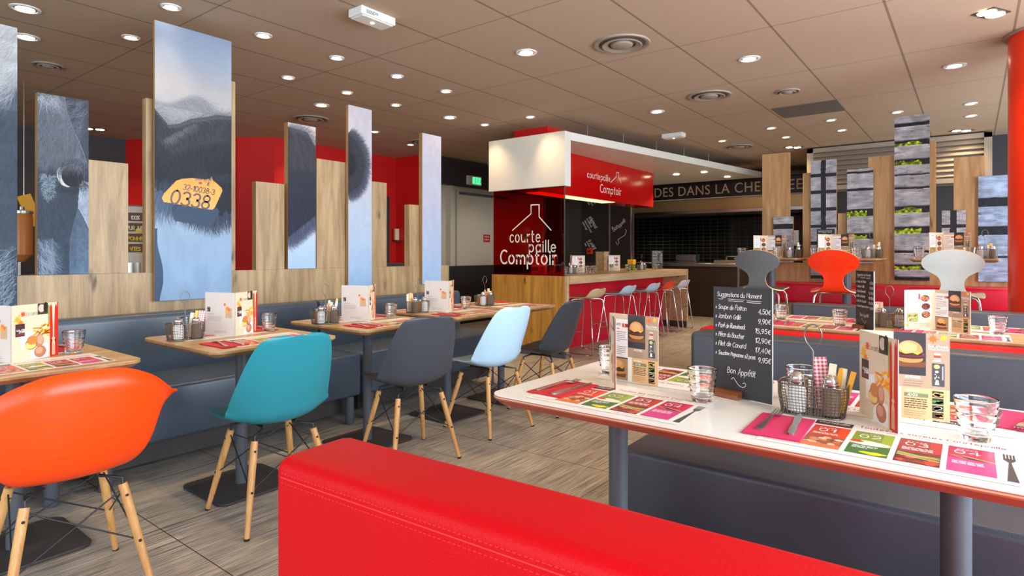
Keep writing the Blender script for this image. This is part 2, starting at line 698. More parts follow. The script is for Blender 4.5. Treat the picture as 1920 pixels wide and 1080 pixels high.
# ------------------------------------------------------------------ single-stroke alphabet (for logo, chalk and small print)
def arc(cx, cy, rx, ry, a0, a1, n=10):
    return [(cx + rx * math.cos(math.radians(a0 + (a1 - a0) * k / n)), cy + ry * math.sin(math.radians(a0 + (a1 - a0) * k / n))) for k in range(n + 1)]


def build_glyphs():
    G = {}
    o = arc(.5, .5, .5, .5, 90, 450, 20)
    G['o'] = (1, [o])
    G['c'] = (.85, [arc(.5, .5, .5, .5, 45, 315, 14)])
    G['e'] = (1, [[(.02, .52), (.98, .52)] + arc(.5, .5, .5, .5, 0, 315, 16)])
    G['a'] = (1, [o, [(1, 1), (1, 0)]])
    G['d'] = (1, [o, [(1, 1.6), (1, 0)]])
    G['b'] = (1, [[(0, 1.6), (0, 0)], o])
    G['p'] = (1, [[(0, 1), (0, -.55)], o])
    G['q'] = (1, [o, [(1, 1), (1, -.55)]])
    G['g'] = (1, [o, [(1, 1), (1, -.15)] + arc(.5, -.15, .5, .4, 0, -150, 8)])
    G['u'] = (.95, [[(0, 1), (0, .45)] + arc(.47, .45, .47, .45, 180, 360, 8) + [(.95, 1)], [(.95, 1), (.95, 0)]])
    G['n'] = (.95, [[(0, 0), (0, 1)], [(0, .55)] + arc(.47, .55, .47, .45, 180, 0, 8) + [(.95, 0)]])
    G['h'] = (.95, [[(0, 0), (0, 1.6)], [(0, .55)] + arc(.47, .55, .47, .45, 180, 0, 8) + [(.95, 0)]])
    G['m'] = (1.5, [[(0, 0), (0, 1)], [(0, .6)] + arc(.375, .62, .375, .38, 180, 0, 7) + [(.75, 0)], [(.75, .6)] + arc(1.125, .62, .375, .38, 180, 0, 7) + [(1.5, 0)]])
    G['r'] = (.5, [[(0, 0), (0, 1)], [(0, .5)] + arc(.5, .5, .5, .5, 180, 85, 6)])
    G['t'] = (.55, [[(.2, 1.45), (.2, .3)] + arc(.5, .3, .3, .3, 180, 275, 5), [(0, 1), (.55, 1)]])
    G['i'] = (.0, [[(0, 0), (0, 1)], [(0, 1.33), (0, 1.42)]])
    G['l'] = (.0, [[(0, 0), (0, 1.6)]])
    G['f'] = (.5, [[(.2, 0), (.2, 1.25)] + arc(.5, 1.25, .3, .33, 180, 80, 5), [(0, .95), (.5, .95)]])
    G['s'] = (.7, [arc(.37, .75, .33, .25, 30, 250, 8) + arc(.35, .26, .35, .26, 80, -150, 8)])
    G['v'] = (.8, [[(0, 1), (.4, 0), (.8, 1)]])
    G['w'] = (1.2, [[(0, 1), (.3, 0), (.6, .9), (.9, 0), (1.2, 1)]])
    G['x'] = (.8, [[(0, 1), (.8, 0)], [(.8, 1), (0, 0)]])
    G['y'] = (.85, [[(0, 1), (.42, .05)], [(.85, 1), (.3, -.5), (0, -.5)]])
    G['z'] = (.8, [[(0, 1), (.8, 1), (0, 0), (.8, 0)]])
    G['k'] = (.8, [[(0, 0), (0, 1.6)], [(.7, 1), (0, .4)], [(.2, .55), (.8, 0)]])
    G['j'] = (.2, [[(.2, 1), (.2, -.3)] + arc(-.1, -.3, .3, .25, 0, -90, 4), [(.2, 1.33), (.2, 1.42)]])
    G['\u00e9'] = (1, G['e'][1] + [[(.45, 1.25), (.75, 1.55)]])
    G['\u00e8'] = (1, G['e'][1] + [[(.55, 1.25), (.25, 1.55)]])
    G['C'] = (1.1, [arc(.75, .8, .75, .8, 55, 305, 16)])
    G['S'] = (.95, [arc(.48, 1.18, .46, .42, 30, 255, 9) + arc(.46, .4, .48, .4, 80, -150, 9)])
    G['M'] = (1.3, [[(0, 0), (.1, 1.6), (.65, .4), (1.2, 1.6), (1.3, 0)]])
    G['P'] = (.95, [[(0, 0), (0, 1.6), (.45, 1.6)] + arc(.45, 1.2, .5, .4, 90, -90, 8) + [(0, .8)]])
    G['J'] = (.6, [[(.6, 1.6), (.6, .3)] + arc(.3, .3, .3, .3, 0, -170, 7)])
    G['G'] = (1.2, [arc(.75, .8, .75, .8, 55, 350, 16) + [(1.45, .75), (.85, .75)]])
    G['B'] = (.95, [[(0, 0), (0, 1.6), (.4, 1.6)] + arc(.4, 1.23, .42, .37, 90, -90, 7) + [(0, .86), (.45, .86)] + arc(.45, .43, .5, .43, 90, -90, 7) + [(0, 0)]])
    G['R'] = (.95, [[(0, 0), (0, 1.6), (.45, 1.6)] + arc(.45, 1.2, .47, .4, 90, -90, 8) + [(0, .8)], [(.4, .8), (.95, 0)]])
    G['F'] = (.85, [[(0, 0), (0, 1.6), (.85, 1.6)], [(0, .85), (.7, .85)]])
    G['T'] = (1, [[(0, 1.6), (1, 1.6)], [(.5, 1.6), (.5, 0)]])
    G['A'] = (1.1, [[(0, 0), (.55, 1.6), (1.1, 0)], [(.2, .55), (.9, .55)]])
    G['L'] = (.8, [[(0, 1.6), (0, 0), (.8, 0)]])
    G['D'] = (1.05, [[(0, 0), (0, 1.6), (.35, 1.6)] + arc(.35, .8, .75, .8, 90, -90, 10) + [(0, 0)]])
    G['E'] = (.85, [[(.85, 1.6), (0, 1.6), (0, 0), (.85, 0)], [(0, .85), (.7, .85)]])
    G['N'] = (1.05, [[(0, 0), (0, 1.6), (1.05, 0), (1.05, 1.6)]])
    G['U'] = (1.05, [[(0, 1.6), (0, .5)] + arc(.52, .5, .52, .5, 180, 360, 8) + [(1.05, 1.6)]])
    G['O'] = (1.4, [arc(.7, .8, .7, .8, 90, 450, 20)])
    G['I'] = (.0, [[(0, 0), (0, 1.6)]])
    G['V'] = (1.1, [[(0, 1.6), (.55, 0), (1.1, 1.6)]])
    G['0'] = (.9, [arc(.45, .8, .45, .8, 90, 450, 18)])
    G['1'] = (.4, [[(0, 1.25), (.4, 1.6), (.4, 0)]])
    G['2'] = (.85, [arc(.42, 1.15, .42, .45, 160, -30, 9) + [(0, 0), (.88, 0)]])
    G['3'] = (.85, [arc(.4, 1.2, .4, .4, 150, -85, 9) + arc(.4, .4, .45, .42, 85, -150, 9)])
    G['4'] = (.95, [[(.7, 0), (.7, 1.6), (0, .5), (.95, .5)]])
    G['5'] = (.85, [[(.8, 1.6), (.12, 1.6), (.05, .9)] + arc(.4, .5, .45, .5, 120, -150, 10)])
    G['6'] = (.9, [[(.7, 1.6), (.15, .8)] + arc(.45, .46, .45, .46, 160, 520, 14)])
    G['7'] = (.8, [[(0, 1.6), (.8, 1.6), (.3, 0)]])
    G['8'] = (.85, [arc(.42, 1.22, .36, .38, 90, 450, 14), arc(.42, .42, .42, .42, 90, 450, 14)])
    G['9'] = (.85, [arc(.42, 1.15, .42, .45, 0, 360, 14) + [(.75, .5), (.3, 0)]])
    G[','] = (.1, [[(.1, .15), (0, -.25)]])
    G['.'] = (.0, [[(0, 0), (0, .1)]])
    G['-'] = (.5, [[(0, .6), (.5, .6)]])
    G['%'] = (1, [[(0, 0), (1, 1.6)], arc(.2, 1.3, .2, .25, 0, 360, 8), arc(.8, .3, .2, .25, 0, 360, 8)])
    G['\u20ac'] = (.8, [arc(.6, .8, .5, .75, 60, 300, 10), [(-.05, 1), (.7, 1)], [(-.05, .65), (.6, .65)]])
    G['*'] = (.45, [[(.05, .2), (.42, 1.0)], [(0, .75), (.5, .55)], [(.2, 1.15), (.25, .1)]])
    return G


GL = build_glyphs()


def strokes(s, x=0, y=0, size=1.0, gap=.32, slant=0.0, jit=0.0, rnd=None, narrow=1.0):
    out = []
    cx = 0.0
    for ch in s:
        if ch == ' ':
            cx += .75
            continue
        if ch not in GL:
            continue
        w, ss = GL[ch]
        jy = rnd.uniform(-jit, jit) if rnd else 0
        js = 1 + (rnd.uniform(-jit, jit) if rnd else 0)
        for st in ss:
            out.append([(x + size * ((cx + px * js) * narrow + slant * py), y + size * (py * js + jy)) for px, py in st])
        cx += w + gap
    return out, (cx - gap) * narrow * size


def text_width(s, size=1.0, gap=.32, narrow=1.0):
    return strokes(s, 0, 0, size, gap, narrow=narrow)[1]


def ribbon(pts, w):
    """quad strip along a polyline with slightly extended ends"""
    P = [np.array(p, float) for p in pts]
    Q = [P[0]]
    for p in P[1:]:
        if np.hypot(*(p - Q[-1])) > 1e-7:
            Q.append(p)
    if len(Q) < 2:
        return []
    d0 = (Q[0] - Q[1]) / np.hypot(*(Q[0] - Q[1]))
    d1 = (Q[-1] - Q[-2]) / np.hypot(*(Q[-1] - Q[-2]))
    Q[0] = Q[0] + d0 * w * .45
    Q[-1] = Q[-1] + d1 * w * .45
    L, R = [], []
    for i in range(len(Q)):
        a = Q[max(i - 1, 0)]
        b = Q[min(i + 1, len(Q) - 1)]
        t = b - a
        t = t / (np.hypot(*t) + 1e-12)
        n = np.array([-t[1], t[0]])
        k = 1.0
        if 0 < i < len(Q) - 1:
            u = Q[i] - Q[i - 1]
            u = u / (np.hypot(*u) + 1e-12)
            k = 1 / max(0.5, abs(u @ t))
        L.append(Q[i] + n * w / 2 * k)
        R.append(Q[i] - n * w / 2 * k)
    return [(L, R)]


EPS = 9e-5


class Print:
    """flat coloured print: every mark is a polygon with its own ink colour; x right, y up, z out of the surface"""

    def __init__(self):
        self.v = []
        self.f = []
        self.c = []
        self.flip = False
        self.z0 = 0.0
        self.ox = self.oy = 0.0
        self.cs = 1.0

    def _p(self, x, y, layer):
        x += self.ox
        y += self.oy
        z = self.z0 + layer * EPS
        if self.flip:
            return (-x, y, -z)
        return (x, y, z)

    def poly(self, pts, col, layer=1):
        o = len(self.v)
        self.v += [self._p(px, py, layer) for px, py in pts]
        self.f.append(tuple(range(o, o + len(pts))))
        self.c.append(lin(col))

    def rect(self, x0, y0, x1, y1, col, layer=1):
        self.poly([(x0, y0), (x1, y0), (x1, y1), (x0, y1)], col, layer)

    def ell(self, cx, cy, rx, ry, col, layer=1, n=18, rot=0):
        c, s = math.cos(rot), math.sin(rot)
        self.poly([(cx + rx * math.cos(2 * PI * k / n) * c - ry * math.sin(2 * PI * k / n) * s, cy + rx * math.cos(2 * PI * k / n) * s + ry * math.sin(2 * PI * k / n) * c) for k in range(n)], col, layer)

    def blob(self, cx, cy, rx, ry, col, layer=1, n=14, rnd=None, j=.25):
        self.poly([(cx + rx * math.cos(2 * PI * k / n) * (1 + rnd.uniform(-j, j)), cy + ry * math.sin(2 * PI * k / n) * (1 + rnd.uniform(-j, j))) for k in range(n)], col, layer)

    def line(self, pts, w, col, layer=2):
        for L, R in ribbon(pts, w):
            o = len(self.v)
            k = len(L)
            self.v += [self._p(*p, layer) for p in L] + [self._p(*p, layer) for p in R]
            for i in range(k - 1):
                self.f.append((o + i, o + k + i, o + k + i + 1, o + i + 1))
                self.c.append(lin(col))

    def text(self, s, x, y, size, w, col, layer=3, gap=.32, slant=0, align='l', jit=0, rnd=None, narrow=1.0):
        ss, tw = strokes(s, 0, 0, size, gap, slant, jit, rnd, narrow)
        dx = {'l': 0, 'c': -tw / 2, 'r': -tw}[align]
        for st in ss:
            self.line([(px + x + dx, py + y) for px, py in st], w, col, layer)
        return tw

    def fit(self, s, x0, x1, y, size, w, col, layer=3, gap=.32, slant=0, jit=0, rnd=None):
        tw = text_width(s, size, gap)
        self.text(s, x0, y, size, w, col, layer, gap, slant, 'l', jit, rnd, (x1 - x0) / tw)

    def lines(self, x, y, w, n, dy, h, col, layer=2, rnd=None):
        """rows of tiny print"""
        for k in range(n):
            cx = x
            end = x + w * (rnd.uniform(.55, 1) if k == n - 1 else rnd.uniform(.9, 1))
            while cx < end:
                ww = rnd.uniform(2, 6) * h * .8
                self.rect(cx, y - k * dy, min(cx + ww, end), y - k * dy + h, col, layer)
                cx += ww + h * .55

    def mesh(self, name):
        me = bpy.data.meshes.new(name)
        fs = [f if not self.flip else f for f in self.f]
        me.from_pydata(self.v, [], fs)
        a = me.color_attributes.new('ink', 'FLOAT_COLOR', 'CORNER')
        cols = []
        for f, c in zip(self.f, self.c):
            cols += [c[0], c[1], c[2], 1.0] * len(f)
        a.data.foreach_set('color', cols)
        return me


def join_prints(name, prints):
    P = Print()
    for q in prints:
        o = len(P.v)
        P.v += q.v
        P.f += [tuple(i + o for i in f) for f in q.f]
        P.c += q.c
    return P.mesh(name)


# ------------------------------------------------------------------ pictures printed on the boards (computed dot by dot)
RNG = np.random.default_rng(7)


def up(a, h, w):
    hh, ww = a.shape
    yi = np.linspace(0, hh - 1.001, h)
    xi = np.linspace(0, ww - 1.001, w)
    y0 = yi.astype(int)
    x0 = xi.astype(int)
    fy = (yi - y0)[:, None]
    fx = (xi - x0)[None, :]
    fy = fy * fy * (3 - 2 * fy)
    fx = fx * fx * (3 - 2 * fx)
    a00 = a[y0][:, x0]
    a01 = a[y0][:, x0 + 1]
    a10 = a[y0 + 1][:, x0]
    a11 = a[y0 + 1][:, x0 + 1]
    return (a00 * (1 - fy) + a10 * fy) * (1 - fx) + (a01 * (1 - fy) + a11 * fy) * fx


def noise(h, w, ny, nx, octv=3):
    out = np.zeros((h, w))
    amp, tot = 1.0, 0
    for k in range(octv):
        out += amp * up(RNG.random((int(ny * 2 ** k) + 3, int(nx * 2 ** k) + 3)), h, w)
        tot += amp
        amp *= .55
    return out / tot


def sm(a, b, x):
    t = np.clip((x - a) / (b - a), 0, 1)
    return t * t * (3 - 2 * t)


def mixc(img, col, m):
    c = np.array(col)
    img[:] = img * (1 - m[..., None]) + c * m[..., None]


def vmix(img, cols, t, m):
    """cols: list of (t, rgb) vertical gradient"""
    ts = [c[0] for c in cols]
    g = np.stack([np.interp(t, ts, [c[1][k] for c in cols]) for k in range(3)], -1)
    img[:] = img * (1 - m[..., None]) + g * m[..., None]


def inpoly(S, T, pts):
    r = np.zeros(S.shape, bool)
    n = len(pts)
    j = n - 1
    for i in range(n):
        xi, yi = pts[i]
        xj, yj = pts[j]
        c = ((yi > T) != (yj > T)) & (S < (xj - xi) * (T - yi) / (yj - yi + 1e-12) + xi)
        r ^= c
        j = i
    return r


def fur(img, mask, n, length, ang, spread, lo, hi, alpha=.35, curl=0.0, width=1):
    """n hairs starting where mask allows; ang in radians (0 = right, pi/2 = down) may be a field"""
    h, w, _ = img.shape
    ys, xs = np.nonzero(mask)
    if len(ys) == 0:
        return
    k = RNG.integers(0, len(ys), n)
    y = ys[k].astype(float)
    x = xs[k].astype(float)
    a = (ang[ys[k], xs[k]] if isinstance(ang, np.ndarray) else np.full(n, ang)) + RNG.normal(0, spread, n)
    t = RNG.random(n)[:, None]
    col = np.array(lo) * (1 - t) + np.array(hi) * t
    ln = length * RNG.uniform(.5, 1.2, n)
    steps = int(length * 1.2)
    cu = RNG.normal(curl, abs(curl) * .5 + .004, n)
    for s in range(steps):
        live = s < ln
        yi = np.clip(y.astype(int), 0, h - 1)
        xi = np.clip(x.astype(int), 0, w - 1)
        inside = live & (y >= 0) & (y < h) & (x >= 0) & (x < w)
        al = (alpha * (1 - s / steps) ** .5)
        idx = inside
        img[yi[idx], xi[idx]] = img[yi[idx], xi[idx]] * (1 - al) + col[idx] * al
        if width > 1:
            x2 = np.clip(xi + 1, 0, w - 1)
            img[yi[idx], x2[idx]] = img[yi[idx], x2[idx]] * (1 - al * .6) + col[idx] * al * .6
        x += np.cos(a)
        y += np.sin(a)
        a += cu


def blur(img, k):
    for _ in range(k):
        img[1:-1] = (img[:-2] + img[1:-1] * 2 + img[2:]) / 4
        img[:, 1:-1] = (img[:, :-2] + img[:, 1:-1] * 2 + img[:, 2:]) / 4


def canvas(W, H, res):
    w, h = int(W / res), int(H / res)
    S, T = np.meshgrid((np.arange(w) + .5) / w, (np.arange(h) + .5) / h)
    return np.zeros((h, w, 3)), S, T


def picture_mesh(name, img, origin, du, dv):
    """grid mesh; origin = top-left corner, du = full width vector, dv = full height vector (downwards)"""
    h, w, _ = img.shape
    o = np.array(origin)
    du = np.array(du, float)
    dv = np.array(dv, float)
    u = np.arange(w + 1) / w
    v = np.arange(h + 1) / h
    V = o + u[None, :, None] * du + v[:, None, None] * dv
    nv = (w + 1) * (h + 1)
    i, j = np.meshgrid(np.arange(w), np.arange(h))
    a = (j * (w + 1) + i).ravel()
    F = np.stack([a, a + w + 1, a + w + 2, a + 1], 1)
    me = bpy.data.meshes.new(name)
    me.vertices.add(nv)
    me.vertices.foreach_set('co', V.reshape(-1))
    me.loops.add(F.size)
    me.loops.foreach_set('vertex_index', F.reshape(-1).astype(np.int32))
    me.polygons.add(len(F))
    me.polygons.foreach_set('loop_start', np.arange(0, F.size, 4, dtype=np.int32))
    me.update(calc_edges=True)
    L = np.clip(img, 0, 1)
    L = np.where(L <= 0.04045, L / 12.92, ((L + 0.055) / 1.055) ** 2.4)
    at = me.color_attributes.new('ink', 'FLOAT_COLOR', 'CORNER')
    col = np.ones((len(F), 4, 4), np.float32)
    col[:, :, :3] = L.reshape(-1, 1, 3)
    at.data.foreach_set('color', col.reshape(-1))
    return me


def n3(v):
    return tuple(x / 255 for x in v)


def art_cow_cheek(W, H):
    img, S, T = canvas(W, H, .0026)
    h, w = S.shape
    vmix(img, [(0, n3((196, 198, 200))), (.2, n3((178, 182, 188))), (.3, n3((110, 124, 142))), (.5, n3((64, 82, 102))), (1, n3((62, 88, 112)))], T, np.ones_like(T))
    edge = .36 - .16 * S ** 1.5
    m = sm(-.02, .05, T - edge)
    mixc(img, n3((66, 78, 96)), m * .75)
    N = noise(h, w, 40, 8)
    img *= (0.85 + .3 * N)[..., None]
    fur(img, T < edge + .05, 5000, 50, 2.2, .35, n3((230, 232, 235)), n3((120, 124, 130)), .3, .01)
    fur(img, (T > .3), 5000, 40, 1.9, .3, n3((40, 52, 66)), n3((104, 124, 148)), .25)
    fur(img, (T > .78), 1400, 46, 2.3, .35, n3((150, 175, 200)), n3((215, 228, 240)), .5)
    img *= np.where(T < .3, .92, .80)[..., None]
    return img


def art_cow_eye(W, H):
    img, S, T = canvas(W, H, .0022)
    h, w = S.shape
    vmix(img, [(0, n3((108, 114, 124))), (.2, n3((84, 92, 104))), (.5, n3((54, 64, 78))), (.75, n3((52, 68, 86))), (1, n3((64, 90, 116)))], T, np.ones_like(T))
    # dark hollow in front of the brow
    ridge = .52 + .46 * sm(0, .42, T)
    dark = (S > ridge) & (T < .36)
    mixc(img, n3((62, 68, 82)), dark * .9)
    mixc(img, n3((150, 156, 166)), (np.abs(S - ridge) < .012) * (T < .36) * .5)
    # forelock highlights
    # brow and lid folds
    r = np.hypot((S - .62) * W / H, T - .445)
    mixc(img, n3((112, 120, 134)), sm(.02, 0, np.abs(r - .115)) * sm(.52, .30, T) * .5)
    mixc(img, n3((34, 40, 50)), sm(.03, 0, np.abs(r - .085)) * .6)
    # white sky patch in front of the cheek
    m = inpoly(S, T, [(.82, .46), (1, .47), (1, .74), (.9, .68), (.78, .62), (.8, .54)])
    mixc(img, n3((156, 168, 186)), m * 1.0)
    m = inpoly(S, T, [(.78, .62), (1, .75), (1, 1), (.6, 1), (.62, .80), (.70, .70)])
    vmix(img, [(.6, n3((74, 90, 108))), (1, n3((92, 118, 146)))], T, m * 1.0)
    mixc(img, n3((48, 62, 80)), inpoly(S, T, [(.5, .84), (.6, .80), (.62, 1), (.46, 1)]) * .55)
    # eye
    m = np.hypot((S - .58) / .215, (T - .440) / .066)
    mixc(img, n3((225, 228, 234)), (m < 1) * 1.0)
    m2 = np.hypot((S - .67) / .215, (T - .443) / .062)
    mixc(img, n3((26, 30, 40)), sm(1.03, .96, m2))
    mixc(img, n3((46, 54, 68)), (m2 < .7) * sm(.44, .40, T) * .6)
    m3 = (T < .392 + .05 * np.abs(S - .55)) & (m < 1.15) & (m > .75)
    mixc(img, n3((40, 46, 56)), m3 * .9)
    N = noise(h, w, 60, 16)
    img *= (0.86 + .28 * N)[..., None]
    fur(img, (S < ridge - .02) & (T < .38), 5200, 34, 1.75, .35, n3((60, 66, 78)), n3((148, 156, 168)), .28)
    fur(img, (T < .05) & (S < .4), 110, 34, 1.2, .6, n3((150, 160, 172)), n3((215, 220, 226)), .6)
    fur(img, (S > .55) & (T < .2) & (S > ridge), 130, 70, 2.3, .4, n3((110, 118, 130)), n3((150, 156, 168)), .35, .012)
    fur(img, (S < .45) & (T > .42), 1800, 34, 1.9, .35, n3((34, 44, 58)), n3((82, 98, 118)), .3)
    fur(img, inpoly(S, T, [(.06, .44), (.36, .45), (.34, .56), (.18, .6), (.08, .54)]), 520, 9, 1.6, 1.2, n3((120, 140, 160)), n3((190, 206, 220)), .5)
    fur(img, (S < .3) & (T > .8), 420, 34, 1.1, .4, n3((110, 132, 156)), n3((190, 208, 226)), .45)
    fur(img, (S > .74) & (S < .95) & (T > .44) & (T < .5), 70, 26, .9, .4, n3((30, 34, 42)), n3((60, 66, 78)), .6, .03)
    img *= (.92 - .08 * (S < .75))[..., None]
    fur(img, (m2 < 1.35) & (m2 > 1.05) & (T < .445), 160, 20, -.9, .5, n3((26, 30, 38)), n3((90, 98, 112)), .5)
    return img


def art_cow_ear(W, H):
    img, S, T = canvas(W, H, .0024)
    h, w = S.shape
    vmix(img, [(0, n3((150, 168, 196))), (.12, n3((176, 188, 206))), (.22, n3((205, 202, 204))), (.27, n3((204, 204, 206))), (.6, n3((170, 186, 206))), (.8, n3((150, 178, 206))), (1, n3((140, 172, 206)))], T, np.ones_like(T))
    img += ((noise(h, w, 10, 3) - .5) * .06)[..., None]
    # pale mane behind
    top = .245 + .03 * np.sin(S * 7 + 1) + .03 * S
    low = .33 - .04 * S
    m = sm(0, .03, T - top) * (T < .40)
    mixc(img, n3((148, 152, 160)), m * .85)
    fur(img, (T > top + .01) & (T < .34), 1800, 60, .35, .35, n3((104, 110, 120)), n3((205, 208, 212)), .22, .012)
    # dark ear
    ptsT = [(-.05, .30), (.05, .33), (.16, .365), (.3, .355), (.45, .33), (.62, .315), (.8, .298), (1.05, .292)]
    xt = [p[0] for p in ptsT]
    yt = [p[1] for p in ptsT]
    topE = np.interp(S, xt, yt)
    botE = np.interp(S, [-.05, .03, .12, .3, .55, .75, .9, 1.05], [.575, .60, .62, .655, .68, .70, .675, .665])
    botE = botE + .008 * np.sin(S * 60)
    ear = (T > topE) & (T < botE)
    vmix(img, [(.28, n3((66, 72, 84))), (.4, n3((50, 56, 70))), (.6, n3((38, 46, 62))), (.7, n3((36, 48, 68)))], T, ear * 1.0)
    img *= (1 - ear * .25 * (1 - noise(h, w, 50, 18)))[..., None]
    ang = 1.25 + .9 * (S - .3)
    fur(img, (T > topE) & (T < topE + .16), 9000, 42, ang, .3, n3((36, 42, 54)), n3((128, 136, 150)), .28, .006)
    fur(img, (T > topE + .1) & (T < botE - .03), 8000, 46, ang, .25, n3((24, 30, 44)), n3((78, 88, 106)), .25)
    fur(img, (np.abs(T - topE - .006) < .008), 1500, 26, -.5, .5, n3((70, 76, 88)), n3((180, 186, 192)), .35, .02)
    fur(img, inpoly(S, T, [(.1, .42), (.34, .37), (.55, .335), (.5, .35), (.24, .41), (.12, .43)]), 330, 20, 1.1, .5, n3((120, 128, 140)), n3((190, 198, 206)), .35, .02)
    fur(img, (np.abs(T - botE) < .018), 1700, 44, 1.45, .25, n3((34, 42, 58)), n3((70, 84, 106)), .55)
    fur(img, (S < .22) & (T > .56) & (T < .66), 600, 60, 1.75, .25, n3((40, 52, 72)), n3((120, 142, 168)), .4)
    img *= (1 - .32 * ear)[..., None]
    # shaded cheek strip at the lower left
    edge = .03 + .07 * sm(.78, .9, T) - .04 * sm(.93, 1, T)
    m = (T > .74) & (S < edge)
    mixc(img, n3((62, 84, 112)), m * .95)
    # folds of soft light below
    img += ((noise(h, w, 8, 12) - .5) * .05 * (T > .7))[..., None]
    img *= np.where(T < .3, .84, .92)[..., None]
    # shadow of the tag
    sh = inpoly(S, T, [(.28, .655), (.22, .70), (.25, .712), (.71, .728), (.76, .71), (.83, .67), (.8, .655)])
    mixc(img, n3((58, 74, 98)), sh * .95)
    # yellow ear tag
    tagp = [(.085, .632), (.11, .615), (.26, .565), (.33, .556), (.47, .549), (.655, .549), (.70, .545), (.72, .537), (.75, .551), (.865, .578), (.87, .590), (.765, .655), (.735, .663), (.69, .663), (.11, .645)]
    m = inpoly(S, T, tagp)
    vmix(img, [(.53, n3((226, 166, 84))), (.67, n3((240, 184, 100)))], T, m * 1.0)
    img *= (1 - m * .10 * noise(h, w, 40, 14))[..., None]
    fur(img, (T > .52) & (T < .548) & (S > .5), 380, 12, 1.5, .4, n3((30, 36, 50)), n3((60, 68, 86)), .5)
    return img


def art_ear_edge(W, H, mode):
    img, S, T = canvas(W, H, .0026)
    h, w = S.shape
    if mode == 'mid':
        vmix(img, [(0, n3((196, 188, 188))), (.3, n3((190, 192, 202))), (.7, n3((186, 200, 218))), (1, n3((158, 186, 216)))], T, np.ones_like(T))
        topE = .03 + .02 * S + .12 * sm(.6, 1.2, S)
        botE = .80 - .16 * S
        m = (T > topE) & (T < botE)
        vmix(img, [(0, n3((78, 76, 84))), (.3, n3((56, 60, 76))), (.8, n3((44, 48, 70)))], T, m * 1.0)
        N = noise(h, w, 30, 10)
        img *= (1 - m * .25 * N)[..., None]
        ang = .8 + .9 * T
        fur(img, m & (T < .45), 6000, 44, ang, .35, n3((36, 38, 48)), n3((130, 132, 142)), .22, .01)
        fur(img, m & (T > .3), 5000, 40, 1.2, .3, n3((30, 34, 52)), n3((80, 86, 112)), .22)
        fur(img, np.abs(T - topE - .01) < .015, 700, 30, -.5, .5, n3((60, 62, 72)), n3((150, 152, 160)), .4, .03)
        img *= (1 - .3 * m)[..., None]
        fur(img, np.abs(T - botE) < .016, 1100, 34, 1.3, .35, n3((44, 50, 72)), n3((90, 100, 124)), .5, -.01)
    elif mode == 'tip':
        vmix(img, [(0, n3((188, 182, 188))), (.4, n3((182, 184, 194))), (.75, n3((164, 184, 208))), (1, n3((140, 172, 208)))], T, np.ones_like(T))
        img += ((noise(h, w, 24, 4) - .5) * .05)[..., None]
        r = np.hypot((S + .05) / .80, (T - .325) / .172)
        m = r < 1
        vmix(img, [(.18, n3((70, 72, 82))), (.32, n3((50, 54, 68))), (.5, n3((44, 48, 66)))], T, sm(1.03, .93, r))
        img *= (1 - m * .25 * noise(h, w, 60, 8))[..., None]
        ang = np.arctan2((T - .33) * H, (S + .25) * W) * .75 + .35
        fur(img, m & (r > .4), 3600, 30, ang, .3, n3((40, 42, 54)), n3((110, 114, 128)), .25)
        img *= (1 - .3 * m)[..., None]
        fur(img, (r > .88) & (r < 1.0), 1300, 26, ang, .3, n3((40, 44, 58)), n3((80, 84, 98)), .5)
    else:
        vmix(img, [(0, n3((188, 184, 194))), (.45, n3((178, 182, 198))), (.8, n3((160, 180, 210))), (1, n3((152, 178, 212)))], T, np.ones_like(T))
        img += ((noise(h, w, 16, 3) - .5) * .05)[..., None]
        mixc(img, n3((186, 182, 196)), inpoly(S, T, [(.1, .36), (1, .42), (1, .46), (.3, .40)]) * .4)
    return img


def plank_tone(img, S, T, m, base, seedy):
    h, w = S.shape
    g = noise(h, w, 70, 3, 3) * .5 + noise(h, w, 160, 10, 2) * .5
    f = noise(h, w, 8, 3)
    g2 = noise(h, w, 38, 1.2, 3)
    tone = (base + (g - .5) * .16 + (g2 - .5) * .34 + (f - .5) * .16)
    img[m] = (np.stack([tone * .97, tone * .985, tone * 1.02], -1))[m]


def art_crate(W, H, gaps, green, blue=0.0, res=.0045):
    """weathered crate: horizontal grey planks; gaps = list of (t0, t1); green = indexes of gaps with leaves showing, up to s"""
    img, S, T = canvas(W, H, res)
    h, w = S.shape
    wob = (noise(h, w, 3, 2) - .5) * .008
    plank_tone(img, S, T, np.ones_like(S, bool), .66, 1)
    Tw = T + wob
    for k, (a, b) in enumerate(gaps):
        m = (Tw > a) & (Tw < b)
        dk = noise(h, w, 60, 12)
        mm = m[..., None]
        img[:] = np.where(mm, (np.array(n3((34, 35, 40))) * (.7 + .8 * dk[..., None])), img)
        if k in green:
            gm = m & (S < .72 + .1 * dk) & (Tw > a + (b - a) * .08)
            leaf = noise(h, w, 60, 10, 2)
            gm &= (Tw > a + (b - a) * (.1 + .5 * np.abs(noise(h, w, 2, 7, 1) - .5) * 2))
            c = np.array(n3((150, 180, 24))) * (.25 + 1.4 * leaf[..., None] ** 1.3)
            img[:] = np.where(gm[..., None], c, img)
        e = sm(.006, 0, np.abs(Tw - b)) * .35
        img += e[..., None] * .35
        e = sm(.010, 0, np.abs(Tw - a)) * .5
        img *= (1 - e)[..., None]
    # nails and cracks
    cr = noise(h, w, 120, 2) > .76
    img[cr] *= .72
    if blue:
        img *= np.array([1 - blue * .12, 1, 1 + blue * .12])
    return img


